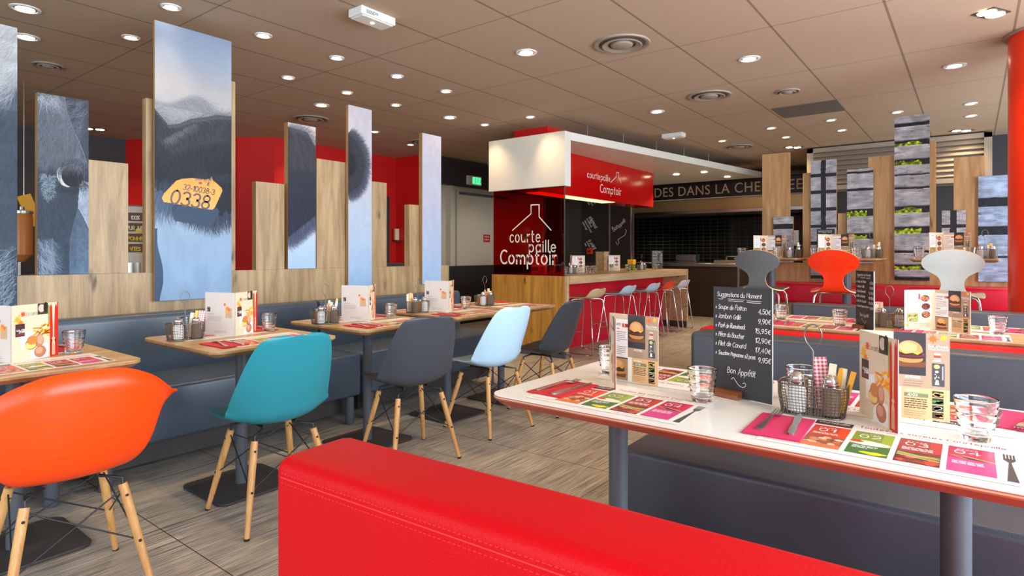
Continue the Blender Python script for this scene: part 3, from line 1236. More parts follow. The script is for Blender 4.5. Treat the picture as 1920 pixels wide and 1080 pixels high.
def art_crate_corner(W, H, rows, res=.0045, post=(.40, .60)):
    """crate corner: short planks either side of a dark upright"""
    img, S, T = canvas(W, H, res)
    h, w = S.shape
    plank_tone(img, S, T, np.ones_like(S, bool), .66, 2)
    for k in range(rows):
        a = (k + .78) / rows
        m = (T > a) & (T < a + .2 / rows)
        img[m] = np.array(n3((40, 40, 44)))
    wob = (noise(h, w, 12, 2) - .5) * .07
    m = (S + wob > post[0]) & (S + wob < post[1])
    img[m] = (np.array(n3((38, 38, 46))) * (.7 + .7 * noise(h, w, 40, 8)[..., None]))[m]
    m = (np.abs(S + wob - post[1]) < .02)
    img[m] *= 1.15
    return img

# ================================================================== the room
XR, YB, YF = 2.6, -2.6, 12.6
struct('floor', MB().box(-9.05, XR + .1, YB - .1, YF + .1, -0.1, 0), 'floor')
struct('ceiling', MB().box(-9.05, XR + .1, YB - .1, YF + .1, CEIL, CEIL + .1), 'ceiling')


def wall_with_holes_x(name, x0, x1, ya, yb, holes, m):
    mb = MB()
    cur = ya
    for (a, b, za, zb) in sorted(holes):
        mb.box(x0, x1, cur, a, 0, CEIL)
        mb.box(x0, x1, a, b, 0, za)
        mb.box(x0, x1, a, b, zb, CEIL)
        cur = b
    mb.box(x0, x1, cur, yb, 0, CEIL)
    return struct(name, mb, m)


def wall_with_holes_y(name, y0, y1, xa, xb, holes, m):
    mb = MB()
    cur = xa
    for (a, b, za, zb) in sorted(holes):
        mb.box(cur, a, y0, y1, 0, CEIL)
        mb.box(a, b, y0, y1, 0, za)
        mb.box(a, b, y0, y1, zb, CEIL)
        cur = b
    mb.box(cur, xb, y0, y1, 0, CEIL)
    return struct(name, mb, m)


wall_with_holes_x('wall_right', XR, XR + .1, YB, YF, [(-1.1, 4.9, .65, 2.45), (6.0, 9.2, .65, 2.45)], 'white_wall')
wall_with_holes_y('wall_back', YB - .1, YB, -9.05, XR + .1, [(-5.5, 1.1, .65, 2.45)], 'white_wall')
struct('wall_left', MB().box(-9.05, -8.95, YB, 3.19, 0, CEIL), 'dark_wall')
struct('wall_far', MB().box(-9.05, XR + .1, YF, YF + .1, 0, CEIL), 'dark_wall')


def window(name, axis, fixed, a, b, za, zb, n):
    f = MB()
    t = .05
    def bx(p0, p1, q0, q1):
        if axis == 'x':
            f.box(fixed, fixed + .06, p0, p1, q0, q1)
        else:
            f.box(p0, p1, fixed, fixed + .06, q0, q1)
    bx(a, b, za, za + t)
    bx(a, b, zb - t, zb)
    for k in range(n + 1):
        c = a + (b - a - t) * k / n
        bx(c, c + t, za + t, zb - t)
    fr = struct(name, f, 'window_frame')
    g = MB()
    if axis == 'x':
        g.box(fixed + .025, fixed + .033, a + t, b - t, za + t, zb - t)
    else:
        g.box(a + t, b - t, fixed + .025, fixed + .033, za + t, zb - t)
    part('pane', g, 'clear_pane', fr)


window('window_1', 'x', XR + .02, -1.1, 4.9, .65, 2.45, 5)
window('window_2', 'x', XR + .02, 6.0, 9.2, .65, 2.45, 3)
window('window_3', 'y', YB - .08, -5.5, 1.1, .65, 2.45, 5)

# back room: red walls and the dark one they meet
struct('wall_red_diagonal', MB().prism([(-8.95, 3.19), (-7.55, 3.98), (-7.60, 4.08), (-9.05, 3.27)], 0, CEIL), 'red_wall')
struct('wall_red_bay', MB().prism([(-7.56, 3.99), (-7.22, 4.30), (-7.27, 4.97), (-7.27, 6.43), (-7.4, 6.43), (-7.4, 4.2), (-7.62, 4.06)], 0, CEIL), 'red_wall')
struct('wall_red_end', MB().box(-7.40, -6.70, 6.43, 6.53, 0, CEIL), 'red_wall')
# dark doorway in the red wall
dw = struct('door_2', MB().box(-7.268, -7.245, 5.55, 6.28, 0, 2.05), 'dark_wall')
part('door_leaf', MB().box(-7.245, -7.235, 5.62, 6.10, 0, 1.98), 'metal_dark', dw)
# wall with the service door
struct('wall_service', MB().box(-6.85, -6.70, 6.53, 9.75, 0, CEIL), 'beige_wall')
struct('trim_1', MB().box(-6.70, -6.55, 6.53, 9.75, 2.26, CEIL), 'dark_wall')
struct('trim_2', MB().box(-6.70, -6.66, 6.53, 9.75, 0, .955), 'dark_opening')
d1 = struct('door_1', MB().box(-6.698, -6.665, 7.20, 8.6, .96, 2.2), 'beige_wall')
part('door_closer', MB().box(-6.664, -6.62, 7.25, 8.5, 2.13, 2.17), 'metal_grey', d1)
struct('trim_3', MB().box(-6.698, -6.60, 6.98, 7.06, .96, 2.25), 'beige_wall')
struct('wall_kitchen_left', MB().box(-6.85, -4.80, 9.75, 9.85, 0, CEIL), 'olive_board')
struct('wall_kitchen_side', MB().box(-6.85, -6.75, 9.85, 12.6, 0, CEIL), 'kitchen_dark')
struct('wall_kitchen_tiles', MB().box(-6.75, -2.05, 12.5, 12.6, 0, CEIL), 'tiles')
struct('wall_kitchen_right', MB().box(-1.98, -1.90, 9.95, 12.6, 0, CEIL), 'kitchen_dark')
# wall behind the right partition with its louvred bulkhead
struct('wall_front_right', MB().box(-1.90, XR, 9.85, 9.95, 0, CEIL), 'dark_wall')

# louvred bulkhead
lv = thing('louvre_bulkhead', 'taupe louvred ventilation bulkhead under the ceiling behind the crate panels', 'vent', (0, 0, 0))
part('housing', MB().box(-1.88, .20, 9.45, 9.85, 2.06, 2.66), 'louvre', lv, bevel=.01)
fr = MB()
for a, b in ((-1.88, -1.80), (-.62, -.50), (.12, .20)):
    fr.box(a, b, 9.41, 9.45, 2.06, 2.66)
fr.box(-1.88, .20, 9.41, 9.45, 2.60, 2.66).box(-1.88, .20, 9.41, 9.45, 2.06, 2.12)
part('frame', fr, 'louvre', lv)
for a, b in ((-1.80, -.62), (-.50, .12)):
    for k in range(7):
        z = 2.14 + k * .066
        q = MB().prism([(9.444, z + .050), (9.405, z + .004), (9.405, z), (9.444, z)], a, b, 'x')
        part('slat', q, 'louvre', lv)
part('painted_slat_shade', MB().box(-1.80, .12, 9.446, 9.449, 2.12, 2.60), 'vent_brown', lv)  # brown sheet whose dark colour stands in for shade between the slats

# ceiling panel in dark grey
struct('trim_4', MB().box(-1.655, -1.05, 6.60, 7.145, CEIL - .006, CEIL + .01), mat('grey_ceiling_panel', rgb(104, 96, 88), .8))
# red column
cl = thing('round_column', 'bright orange-red round column at the right edge of the room', 'column', (.475, 5.45, 0))
part('shaft', MB().lathe([(.275, 0), (.275, CEIL)], 64), 'column', cl, smooth=40)
part('collar', MB().lathe([(.30, CEIL - .012), (.30, CEIL)], 64), 'louvre', cl, smooth=40)


# ------------------------------------------------------------------ ceiling lamps
def make_downlight(r, spot):
    t = thing('recessed_downlight', 'x', 'ceiling lamp', (0, 0, 0))
    prof = [(r * 1.28, -.001), (r * 1.28, -.006), (r * 1.02, -.006), (r * .98, -.002), (r * .98, .012)]
    part('rim', MB().lathe([(r * 1.28, 0), (r * 1.28, -.006), (r * 1.0, -.008), (r * .96, -.003), (r * .96, 0)], 28, closed=True), 'white_plastic', t, smooth=50)
    part('lamp_lens', MB().lathe([(r * .78, -.0045), (r * .78, -.002)], 24), 'diffuser', t)
    part('reflector', MB().lathe([(r * .97, -.0015), (r * .97, -.0035), (r * .79, -.0045), (r * .79, -.0015)], 24, closed=True), 'steel', t, smooth=50)
    l = bpy.data.lights.new('downlight_beam', 'SPOT')
    l.energy = LAMP_W * spot
    l.color = LAMP_COL
    l.spot_size = math.radians(100)
    l.spot_blend = 1.0
    l.shadow_soft_size = 0.045
    lo = bpy.data.objects.new('downlight_beam', l)
    C.objects.link(lo)
    lo.parent = t
    lo.location = (0, 0, -.02)
    return t


small = [(-3.88, 1.63), (-3.88, 2.232), (-3.88, 2.833), (-3.88, 3.443), (-3.88, 4.04), (-3.88, 5.38),
         (-4.65, 1.69), (-4.65, 2.90), (-4.65, 3.51), (-4.65, 4.11), (-4.54, 5.38), (-5.89, 4.866),
         (-1.92, 7.634), (-1.92, 8.349), (-1.266, 7.585), (-1.267, 8.294), (-.633, 7.583), (-.009, 7.60), (-.009, 8.283), (-2.664, 8.108),
         (-5.95, 7.5), (-6.2, 5.75), (-7.9, 2.2), (-6.92, 4.55), (-6.85, 5.25)]  # downlights at the dark doorway and behind the eye panel added for brightness
big = [(-4.62, 1.095), (-5.22, 1.243), (-2.649, 3.625), (-1.366, 4.797), (-.109, 5.98), (-5.254, 3.653), (-4.603, 4.853), (-2.658, 5.997),
       (-2.65, 1.15), (-1.36, 2.35), (-.11, 3.5)]  # last two are unseen, added on the lamp grid outside the view
sl = ['small round ceiling downlight nearest the camera above the bench tables', 'second small downlight of the row over the bench tables', 'third small downlight of the row over the bench tables',
      'fourth small downlight of the row over the bench tables', 'fifth small downlight of the row over the bench tables', 'small downlight left of the white canopy above its corner',
      'small downlight just left of the tall ear tag panel top', 'small downlight behind the partition, nearer of the middle pair', 'small downlight behind the partition, between furry panels',
      'small downlight behind the partition above the narrow fur panel', 'small downlight close to the top left of the canopy', 'small downlight seen right of the narrow fur panel top',
      'small downlight nearer of the two left of the grey ceiling square', 'small downlight farther of the two left of the grey ceiling square',
      'small downlight directly beyond the grey ceiling square', 'small downlight second beyond the grey ceiling square',
      'small downlight beside the top of the tallest crate panel', 'small downlight right of the tallest crate panel, nearer one', 'small downlight right of the tallest crate panel, farther one',
      'small tilted downlight over the white canopy end',
      'small downlight in front of the beige service door', 'small added downlight near the dark doorway of the red wall', 'small added downlight in the back room behind the cow eye panel',
      'small downlight washing the red bay wall', 'small downlight by the red bay wall left of the narrow fur panel']
bl = ['large downlight in the top left corner of the picture', 'large downlight left of the cow eye panel top', 'large downlight in the middle ceiling past the emergency light',
      'large downlight between the two big round vents', 'large downlight near the red column', 'large downlight above the ceiling vent behind the partition',
      'large downlight above the last plain pale panel', 'large downlight over the white canopy front edge',
      'large downlight just outside the picture over the teal chair', 'large added downlight outside the picture over the white table', 'large added downlight outside the picture over the far booth']
ps = make_downlight(.045, 1.0)
pb = make_downlight(.062, 1.5)
for i, (x, y) in enumerate(small):
    if i == 0:
        ps.location = (x, y, CEIL)
        ps['label'] = sl[0]
        ps['group'] = 'small ceiling downlights'
    else:
        dup(ps, (x, y, CEIL), 0, sl[i], 'small ceiling downlights')
for i, (x, y) in enumerate(big[:8]):
    if i == 0:
        pb.location = (x, y, CEIL)
        pb['label'] = bl[0]
        pb['group'] = 'large ceiling downlights'
    else:
        dup(pb, (x, y, CEIL), 0, bl[i], 'large ceiling downlights')
for i, (x, y) in enumerate(big[8:]):
    dup(pb, (x, y, CEIL), 0, bl[8 + i], 'large ceiling downlights')


for o in bpy.data.objects:
    if o.type == 'LIGHT' and o.parent is not None and abs(o.parent.location.x + 3.88) < .01:
        o.rotation_euler = (0, -.42, 0)


def twin(x, y, rz, label, r=.045, plate=(.24, .12), spot=1.0):
    t = thing('twin_spot', label, 'ceiling lamp', (x, y, CEIL), rz, 'twin square ceiling spots')
    part('plate', MB().box(-plate[0] / 2, plate[0] / 2, -plate[1] / 2, plate[1] / 2, -.006, 0), 'metal_dark', t)
    for s in (-1, 1):
        part('lamp_lens', MB().lathe([(r, -.010), (r, -.0065)], 20, c=(s * plate[0] / 4, 0, 0)), 'diffuser', t)
        l = bpy.data.lights.new('twin_beam', 'SPOT')
        l.energy = LAMP_W * .8 * spot
        l.color = LAMP_COL
        l.spot_size = math.radians(120)
        l.spot_blend = .9
        l.shadow_soft_size = .045
        lo = bpy.data.objects.new('twin_beam', l)
        C.objects.link(lo)
        lo.parent = t
        lo.location = (s * plate[0] / 4, 0, -.02)
    return t


twin(-2.015, 9.20, math.radians(40), 'twin square spot left of the louvred bulkhead')
twin(-.10, 9.20, math.radians(38), 'twin square spot in front of the louvres near the column')
twin(.096, 4.80, math.radians(60), 'near twin square spot beside the orange-red column', r=.05, plate=(.17, .13))
twin(-8.45, 2.67, math.radians(60), 'twin square spot over the back room by the cow eye panel')


def vent(x, y, r, label, grp='round ceiling air vents'):
    t = thing('air_diffuser', label, 'vent', (x, y, CEIL), 0, grp)
    part('backing', MB().lathe([(r, -.002), (r, -.0005)], 40), 'vent_brown', t)
    part('outer_ring', MB().lathe([(r * 1.06, 0), (r * 1.04, -.010), (r * .95, -.012), (r * .86, -.003), (r * .9, 0)], 40, closed=True), 'louvre', t, smooth=40)
    part('middle_ring', MB().lathe([(r * .68, -.003), (r * .76, -.016), (r * .72, -.020), (r * .52, -.008), (r * .56, -.003)], 40, closed=True), 'louvre', t, smooth=40)
    part('centre_cone', MB().lathe([(r * .42, -.003), (r * .40, -.018), (r * .30, -.024), (r * .02, -.026)], 40), 'louvre', t, smooth=40)
    return t


vent(-1.996, 3.895, .19, 'large round air vent nearest, above the middle of the room')
vent(-1.991, 5.69, .19, 'round air vent second from the camera, above the counter stools')
vent(-2.625, 8.702, .19, 'farthest round air vent above the canopy end')
vent(-5.895, 3.96, .19, 'round air vent behind the partition above the fur panel')
vent(-5.869, 1.537, .10, 'small flush round air vent above the cow eye panel')
vent(-1.359, 5.984, .10, 'small flush disc vent left of the grey ceiling square')
vent(-5.901, 5.719, .19, 'round air vent far behind the last pale panel')


def emergency(x, y, rz, label):
    t = thing('emergency_light', label, 'emergency light', (x, y, CEIL), rz, 'white emergency light boxes')
    part('housing', MB().box(-.065, .065, -.135, .135, -.050, -.0), 'white_plastic', t, bevel=.006)
    part('lens_panel', MB().box(-.055, .055, -.12, .12, -.058, -.0505), 'canopy', t, bevel=.003)
    part('led', MB().lathe([(.012, -.0605), (.012, -.0585)], 16), 'cool_diffuser', t)
    p = Print()
    p.lines(-.10, .012, .10, 3, .008, .004, rgb(60, 60, 70), 1, random.Random(3))
    o = part('printed_data', p.mesh('printed_data'), 'print', t)
    o.location = (.0665, 0, -.035)
    o.rotation_euler = (PI / 2, 0, PI / 2)
    return t


emergency(-2.99, 2.45, 0, 'white emergency light box on the near ceiling above the bench row')
emergency(-2.99, 7.25, PI / 2, 'white emergency light box on the far ceiling over the canopy')

# ------------------------------------------------------------------ left partition: wainscot and upright boards
WX = -4.0
struct('trim_5', MB().box(WX - .05, WX, -1.2, 4.21, 0, 1.055), 'oak_grey')


def board(name, label, x0, x1, y0, y1, z0, z1, m, group, edge=None):
    o = part(name, MB().box(x0, x1, y0, y1, z0, z1), m, None)
    tag(o, label, 'panel', group)
    return o


GW = 'oak boards standing on the bench partition'
board('wood_panel', 'short oak board right of the cow eye panel', WX - .05, WX - .005, 1.237, 1.441, 1.056, 1.71, 'oak_grey', GW)
board('wood_panel', 'tall oak board showing as a strip left of the ear tag panel', WX - .06, WX - .012, 1.54, 1.62, 1.056, 2.126, 'oak_grey', GW)
board('wood_panel', 'tall oak board showing as a strip right of the ear tag panel', WX - .06, WX - .012, 1.93, 2.102, 1.056, 2.35, 'oak_grey', GW)
board('wood_panel', 'oak board left of the short fur panel', WX - .05, WX, 2.245, 2.464, 1.056, 1.68, 'oak_grey', GW)
board('wood_panel', 'broad oak board between the two fur panels', WX - .03, WX - .002, 2.739, 3.020, 1.056, 1.903, 'oak_grey', GW)
board('wood_panel', 'oak board right of the narrow fur panel', WX - .03, WX - .002, 3.262, 3.433, 1.056, 1.777, 'oak_grey', GW)
board('wood_panel', 'shortest oak board left of the plain pale panel', WX - .07, WX - .005, 3.700, 3.830, 1.056, 1.61, 'oak_grey', GW)


def picture_panel(label, x, y0, y1, z0, z1, artfn, thick, *a):
    o = part('picture_panel', MB().box(x - thick, x - .0012, y0, y1, z0, z1), 'oak_edge', None)
    tag(o, label, 'panel', 'cow photograph boards on the bench partition')
    img = artfn(y1 - y0, z1 - z0, *a)
    me = picture_mesh('printed_picture', img, (x, y0, z1), (0, y1 - y0, 0), (0, 0, z0 - z1))
    part('printed_picture', me, 'print_gloss', o)
    return o


picture_panel('board with pale and slate fur photograph at the left picture edge', WX + .035, .20, .907, .896, 2.355, art_cow_cheek, .03)
picture_panel('board printed with a close-up cow eye', WX, 1.001, 1.237, 1.057, 2.044, art_cow_eye, .045)
pa = picture_panel('tallest board printed with a cow ear and yellow tag', WX + .04, 1.57, 2.048, .88, 2.601, art_cow_ear, .025)
picture_panel('short board printed with dark ear fur', WX, 2.494, 2.729, 1.057, 2.14, art_ear_edge, .05, 'mid')
picture_panel('narrow tall board printed with a round dark fur tip', WX + .04, 3.002, 3.238, .902, 2.363, art_ear_edge, .03, 'tip')
picture_panel('narrow tall board printed plain pale blue', WX + .04, 3.817, 4.059, .889, 2.266, art_ear_edge, .045, 'plain')
# number on the printed tag (part of the ear panel)
p = Print()
W3, H3 = .478, 1.721
ink = rgb(84, 44, 56)
rot = -.10


def tagtext(s, cs, ct, size, w, gap=.3, narrow=1.0):
    ss, tw = strokes(s, 0, 0, size, gap, .12, narrow=narrow)
    for st in ss:
        q = []
        for a, b in st:
            a -= tw / 2
            q.append((cs * W3 + a * math.cos(rot) - b * math.sin(rot), (1 - ct) * H3 + a * math.sin(rot) + b * math.cos(rot)))
        p.line(q, w, ink, 3)


tagtext('0338', .43, .655, .0535, .0115, .30, 1.02)
tagtext('32-10038-3', .55, .600, .0215, .0048, .28, .92)
tagtext('IE', .68, .573, .013, .0035)
p.ell(.57 * W3, (1 - .565) * H3, .012, .008, rgb(150, 60, 40), 2)
o = part('printed_number', p.mesh('printed_number'), 'print', pa)
o.matrix_world = Matrix(((0, 0, 1, WX + .04), (1, 0, 0, 1.57), (0, 1, 0, .88), (0, 0, 0, 1)))

# ------------------------------------------------------------------ right partition
PY = 7.0
struct('trim_6', MB().box(-1.80, .62, PY, PY + .05, .39, 1.066), 'oak')
GR = 'oak boards standing on the high bench partition'
board('wood_panel', 'broad tall oak board at the left end of the crate panels', -1.856, -1.573, PY + .002, PY + .05, 1.067, 2.27, 'oak', GR)
board('wood_panel', 'narrow oak board left of the upright crate panel', -1.44, -1.355, PY + .002, PY + .05, 1.067, 2.028, 'oak', GR)
board('wood_panel', 'short narrow oak board between the two dark crate panels', -1.104, -1.021, PY + .002, PY + .05, 1.067, 1.585, 'oak', GR)
board('wood_panel', 'broad oak board left of the tallest crate panel', -.83, -.611, PY + .002, PY + .05, 1.067, 2.141, 'oak', GR)
board('wood_panel', 'slim tall oak board right of the tallest crate panel', -.33, -.272, PY + .002, PY + .05, 1.067, 2.245, 'oak', GR)
board('wood_panel', 'broad oak board behind the last grey crate panel', -.135, .097, PY + .002, PY + .05, 1.067, 2.069, 'oak', GR)


def crate_panel(label, x0, x1, z0, z1, img, y=PY - .035, th=.03):
    o = part('picture_panel', MB().box(x0, x1, y + .0012, y + th, z0, z1), 'oak_edge', None)
    tag(o, label, 'panel', 'crate photograph boards on the high bench partition')
    me = picture_mesh('printed_picture', img, (x0, y, z1), (x1 - x0, 0, 0), (0, 0, z0 - z1))
    part('printed_picture', me, 'print_gloss', o)


crate_panel('small grey plank picture board beside the leftmost oak board', -1.728, -1.527, 1.068, 1.567,
            art_crate(.20, .50, [(.16, .27), (.80, .83)], set(), res=.005))
crate_panel('tall picture board of a crate corner with dark upright gap', -1.354, -1.112, .897, 2.147, art_crate_corner(.242, 1.25, 7))
crate_panel('picture board of grey crate planks with two green leafy gaps', -1.015, -.784, 1.068, 2.028,
            art_crate(.23, .96, [(.03, .05), (.21, .235), (.43, .505), (.685, .745), (.965, .985)], {2, 3}), y=PY - .03)
crate_panel('tallest picture board of grey crate planks with many green gaps', -.603, -.319, .907, 2.507,
            art_crate(.284, 1.6, [(.045, .065), (.15, .18), (.265, .30), (.355, .362), (.435, .445), (.55, .59), (.675, .715), (.82, .832), (.905, .935), (.98, 1.01)], {1, 2, 5, 6, 8}))
crate_panel('small picture board of a crate corner behind the white chair', -.224, -.043, 1.068, 1.573, art_crate_corner(.18, .5, 3, post=(.35, .62)))
crate_panel('blue-grey crate plank picture board beside the orange-red column', .047, .287, .911, 1.875,
            art_crate(.24, .96, [(.21, .29), (.48, .56), (.76, .775)], set(), blue=1.0))

# raised platform under the high bench
struct('trim_7', MB().box(-1.95, .90, 5.12, 7.15, 0, .39), 'platform')


# ------------------------------------------------------------------ upholstered benches
def bench_module(label, y0, y1, legs, group):
    t = thing('banquette', label, 'bench', (-3.6, y0, 0), 0, group)
    L = y1 - y0
    part('seat', MB().box(-.255, .245, .004, L - .004, .19, .475), 'slate', t, smooth=50, bevel=.022, seg=3)
    part('backrest', MB().prism([(-.255, .44), (-.262, .79), (-.275, .815), (-.38, .815), (-.38, .44)], .004, L - .004, 'y'), 'slate', t, smooth=40, bevel=.012, seg=2)
    part('plinth', MB().box(-.30, .12, .05, L - .05, .06, .19), 'metal_dark', t)
    for y in legs:
        part('leg', MB().lathe([(.022, 0), (.030, .01), (.030, .19)], 20, c=(.21, y - y0, 0)), 'metal_grey', t, smooth=50)
    return t


GB = 'slate blue banquettes along the cow panel partition'
bench_module('slate blue banquette module nearest, behind the orange chair', -.70, 1.02, (-.3, .9), GB)
bench_module('slate blue banquette module in the middle, behind the teal chair', 1.03, 2.66, (1.12, 2.58), GB)
bench_module('slate blue banquette module farthest, beside the oak counter end', 2.67, 4.22, (2.75, 4.1), GB)

# booth benches on the right
def booth_bench(label, cat_mat, x0, x1, yb0, yb1, ys0, ys1, ztop, group=None):
    """backrest from yb0 to yb1, seat from ys0 to ys1"""
    t = thing('booth_bench', label, 'bench', ((x0 + x1) / 2, (min(yb0, ys0) + max(yb1, ys1)) / 2, 0), 0, group)
    cx, cy = t.location[0], t.location[1]
    part('backrest', MB().box(x0 - cx, x1 - cx, yb0 - cy, yb1 - cy, .06, ztop), cat_mat, t, smooth=50, bevel=.025, seg=3)
    part('seat', MB().box(x0 + .03 - cx, x1 - .03 - cx, ys0 - cy, ys1 - cy, .12, .45), cat_mat, t, smooth=50, bevel=.022, seg=3)
    part('plinth', MB().box(x0 + .08 - cx, x1 - .08 - cx, min(yb0, ys0) + .06 - cy, max(yb1, ys1) - .06 - cy, 0, .11), 'metal_dark', t)
    for sx in (x0 + .1, x1 - .1):
        part('leg', MB().lathe([(.025, 0), (.025, .12)], 14, c=(sx - cx, min(yb0, ys0) + .035 - cy, 0)), 'metal_grey', t, smooth=50)
    return t


booth_bench('dark grey booth bench facing the white table', 'charcoal_vinyl', -1.075, 1.2, 2.80, 2.965, 2.02, 2.80, .80, 'grey booth benches')
booth_bench('red booth bench back to back with the dark grey one', 'red_vinyl', -1.10, 1.2, 2.97, 3.14, 3.14, 3.62, .80)
booth_bench('dark grey booth bench beyond the second table row', 'charcoal_vinyl', -1.08, .95, 4.84, 4.99, 4.42, 4.84, .80, 'grey booth benches')

# foreground red bench (turned a little)
fg = thing('booth_bench', 'bright red booth bench with stitched backrest in the foreground', 'bench', (-1.035, .612, 0), math.radians(3.2))
part('backrest', MB().box(0, 2.1, 0, .178, .05, .80), 'red_vinyl', fg, smooth=50, bevel=.028, seg=4)
part('seat', MB().box(.02, 2.08, .178, .60, .12, .45), 'red_vinyl', fg, smooth=50, bevel=.022, seg=3)
part('plinth', MB().box(.1, 2.0, .05, .52, 0, .11), 'metal_dark', fg)
part('seam', MB().tube([(.028, .0004, .766), (2.07, .0004, .766)], .0014, 6), 'thread', fg)
st = MB()
for row in (.7745, .7575):
    x = .03
    while x < 1.25:
        st.box(x, x + .005, -.0012, .001, row - .0006, row + .0006)
        x += .0095
tag(part('stitching', st, 'thread', fg), kind='stuff')

# high red bench on the platform
hb = thing('high_bench', 'long red bench under the crate picture panels', 'bench', (-.6, 6.75, .39))
part('seat', MB().box(-1.22, 1.30, -.22, .245, .285, .475), 'crimson_vinyl', hb, smooth=50, bevel=.02, seg=3)
part('plinth', MB().box(-1.18, 1.28, -.16, .22, 0, .285), 'platform', hb)


# ================================================================== tables
def slab(w, d, r, t, name, top_m, parent, z, core='oak_edge', under=.018):
    """table top: thin laminate on a bevelled core"""
    part(name, MB().prism(rrect(w, d, r, 6), z - .0035, z), top_m, parent)
    pts_top = rrect(w, d, r, 6)
    pts_bot = rrect(w - .05, d - .05, max(r - .02, .01), 6)
    n = len(pts_top)
    vs = [(x, y, z - .0036) for x, y in pts_top] + [(x, y, z - .013) for x, y in pts_top] + [(x, y, z - t) for x, y in pts_bot]
    fs = [tuple(range(n))] + [(i, n + i, n + (i + 1) % n, (i + 1) % n) for i in range(n)] + [(n + i, 2 * n + i, 2 * n + (i + 1) % n, n + (i + 1) % n) for i in range(n)] + [tuple(range(3 * n - 1, 2 * n - 1, -1))]
    part('edge_core', MB().add(vs, fs), core, parent)


def pedestal_table(label, x, y, group, w=.74, d=.645, h=.75, ox=0.0, oy=0.0, name='bistro_table'):
    t = thing(name, label, 'table', (x, y, 0), 0, group)
    slab(w, d, .05, .030, 'tabletop', 'oak_table', t, h)
    part('column', MB().lathe([(.028, .012), (.028, h - .035)], 24, c=(ox, oy, 0)), 'metal_grey', t, smooth=50)
    part('mounting_plate', MB().box(-.16 + ox, .16 + ox, -.16 + oy, .16 + oy, h - .036, h - .0305), 'metal_dark', t)
    pts = rrect(.42, .42, .05, 6)
    b = MB().prism([(px + ox, py + oy) for px, py in pts], .001, .012)
    part('base_plate', b, 'metal_dark', t, bevel=.003)
    return t


GT = 'oak bistro tables along the banquettes'
TB = [(-3.00, .695), (-2.945, 1.575), (-3.00, 2.42), (-3.04, 3.185), (-3.04, 3.79)]
pedestal_table('oak bistro table in front of the orange armchair', -3.01, .68, GT, d=.66)
pedestal_table('oak bistro table in front of the teal chair', -2.945, 1.575, GT)
pedestal_table('oak bistro table in front of the charcoal chair', -3.00, 2.42, GT)
pedestal_table('oak bistro table in front of the pale blue chair', -3.045, 3.185, GT, d=.60)
pedestal_table('farthest oak bistro table beside the golden counter end', -3.04, 3.81, GT, d=.56)

# long white table (near booth)
ta = thing('booth_table', 'long white-topped booth table with red-brown plywood edge', 'table', (-.475, 1.765, 0), 0, None)
slab(1.39, .73, .05, .034, 'tabletop', 'white_top', ta, .75, core='ply_red')
part('edge_band', MB().prism(rrect(1.3915, .7315, .05, 6), .7405, .7440), 'ply_light', ta)
for sx in (-.445, .445):
    part('column', MB().lathe([(.031, .012), (.031, .715)], 28, c=(sx - .0, .005, 0)), 'metal_grey', ta, smooth=50)
    part('base_plate', MB().prism([(px + sx, py + .005) for px, py in rrect(.4, .5, .05)], .001, .012), 'metal_dark', ta)
    part('mounting_plate', MB().box(sx - .15, sx + .15, -.15, .15, .709, .7155), 'metal_dark', ta)
# second row table
tb = thing('booth_table', 'long oak booth table beyond the red bench band', 'table', (-.37, 4.07, 0))
slab(1.45, .74, .05, .030, 'tabletop', 'oak_table_x', tb, .75, core='oak_edge')
for sx in (-.45, .45):
    part('column', MB().lathe([(.031, .012), (.031, .715)], 20, c=(sx, 0, 0)), 'metal_grey', tb, smooth=50)
    part('base_plate', MB().prism([(px + sx, py) for px, py in rrect(.4, .5, .05)], .001, .012), 'metal_dark', tb)

# high tables
HT = [(-1.555, 'left'), (-.905, 'middle'), (-.115, 'right')]
hl = ['small oak table behind the grey oval-backed chair', 'small oak table behind the orange oval-backed chair', 'small oak table behind the white oval-backed chair']
for (x, _), lb in zip(HT, hl):
    t = thing('bistro_table', lb, 'table', (x, 6.20, .39), 0, 'oak tables in front of the high red bench')
    slab(.58, .54, .04, .026, 'tabletop', 'oak_table_x', t, .735)
    part('column', MB().lathe([(.036, .012), (.036, .70)], 20), 'metal_grey', t, smooth=50)
    part('base_plate', MB().prism(rrect(.38, .38, .05), .001, .012), 'metal_dark', t)


# ================================================================== chairs
def shell_mesh(rows, n_u=30, n_v=19, thick=.006, power=2.4, flat=False):
    """rows: x, z, half width, forward/up curl of the edges; rows run from seat front to back top"""
    R = catmull(rows, max(2, n_u // (len(rows) - 1)))
    P = []
    for i, r in enumerate(R):
        a = R[max(i - 1, 0)]
        b = R[min(i + 1, len(R) - 1)]
        t = np.array([b[0] - a[0], b[1] - a[1]])
        t = t / (np.hypot(*t) + 1e-9)
        nrm = np.array([-t[1], t[0]])  # towards the sitter
        row = []
        for j in range(n_v):
            v = -1 + 2 * j / (n_v - 1)
            c = max(r[3], 0) * abs(v) ** power
            w = r[2]
            row.append((r[0] + nrm[0] * c, v * w, r[1] + nrm[1] * c))
        P.append(row)
    mb = MB().grid(P)
    me = mb.mesh('shell')
    bm = bmesh.new()
    bm.from_mesh(me)
    bmesh.ops.remove_doubles(bm, verts=bm.verts, dist=.0004)
    bmesh.ops.recalc_face_normals(bm, faces=bm.faces)
    bmesh.ops.solidify(bm, geom=bm.faces[:], thickness=thick)
    bmesh.ops.recalc_face_normals(bm, faces=bm.faces)
    for f in bm.faces:
        f.smooth = True
    for e in bm.edges:
        if len(e.link_faces) == 2 and e.calc_face_angle(0) > math.radians(60):
            e.smooth = False
    bm.to_mesh(me)
    bm.free()
    return me


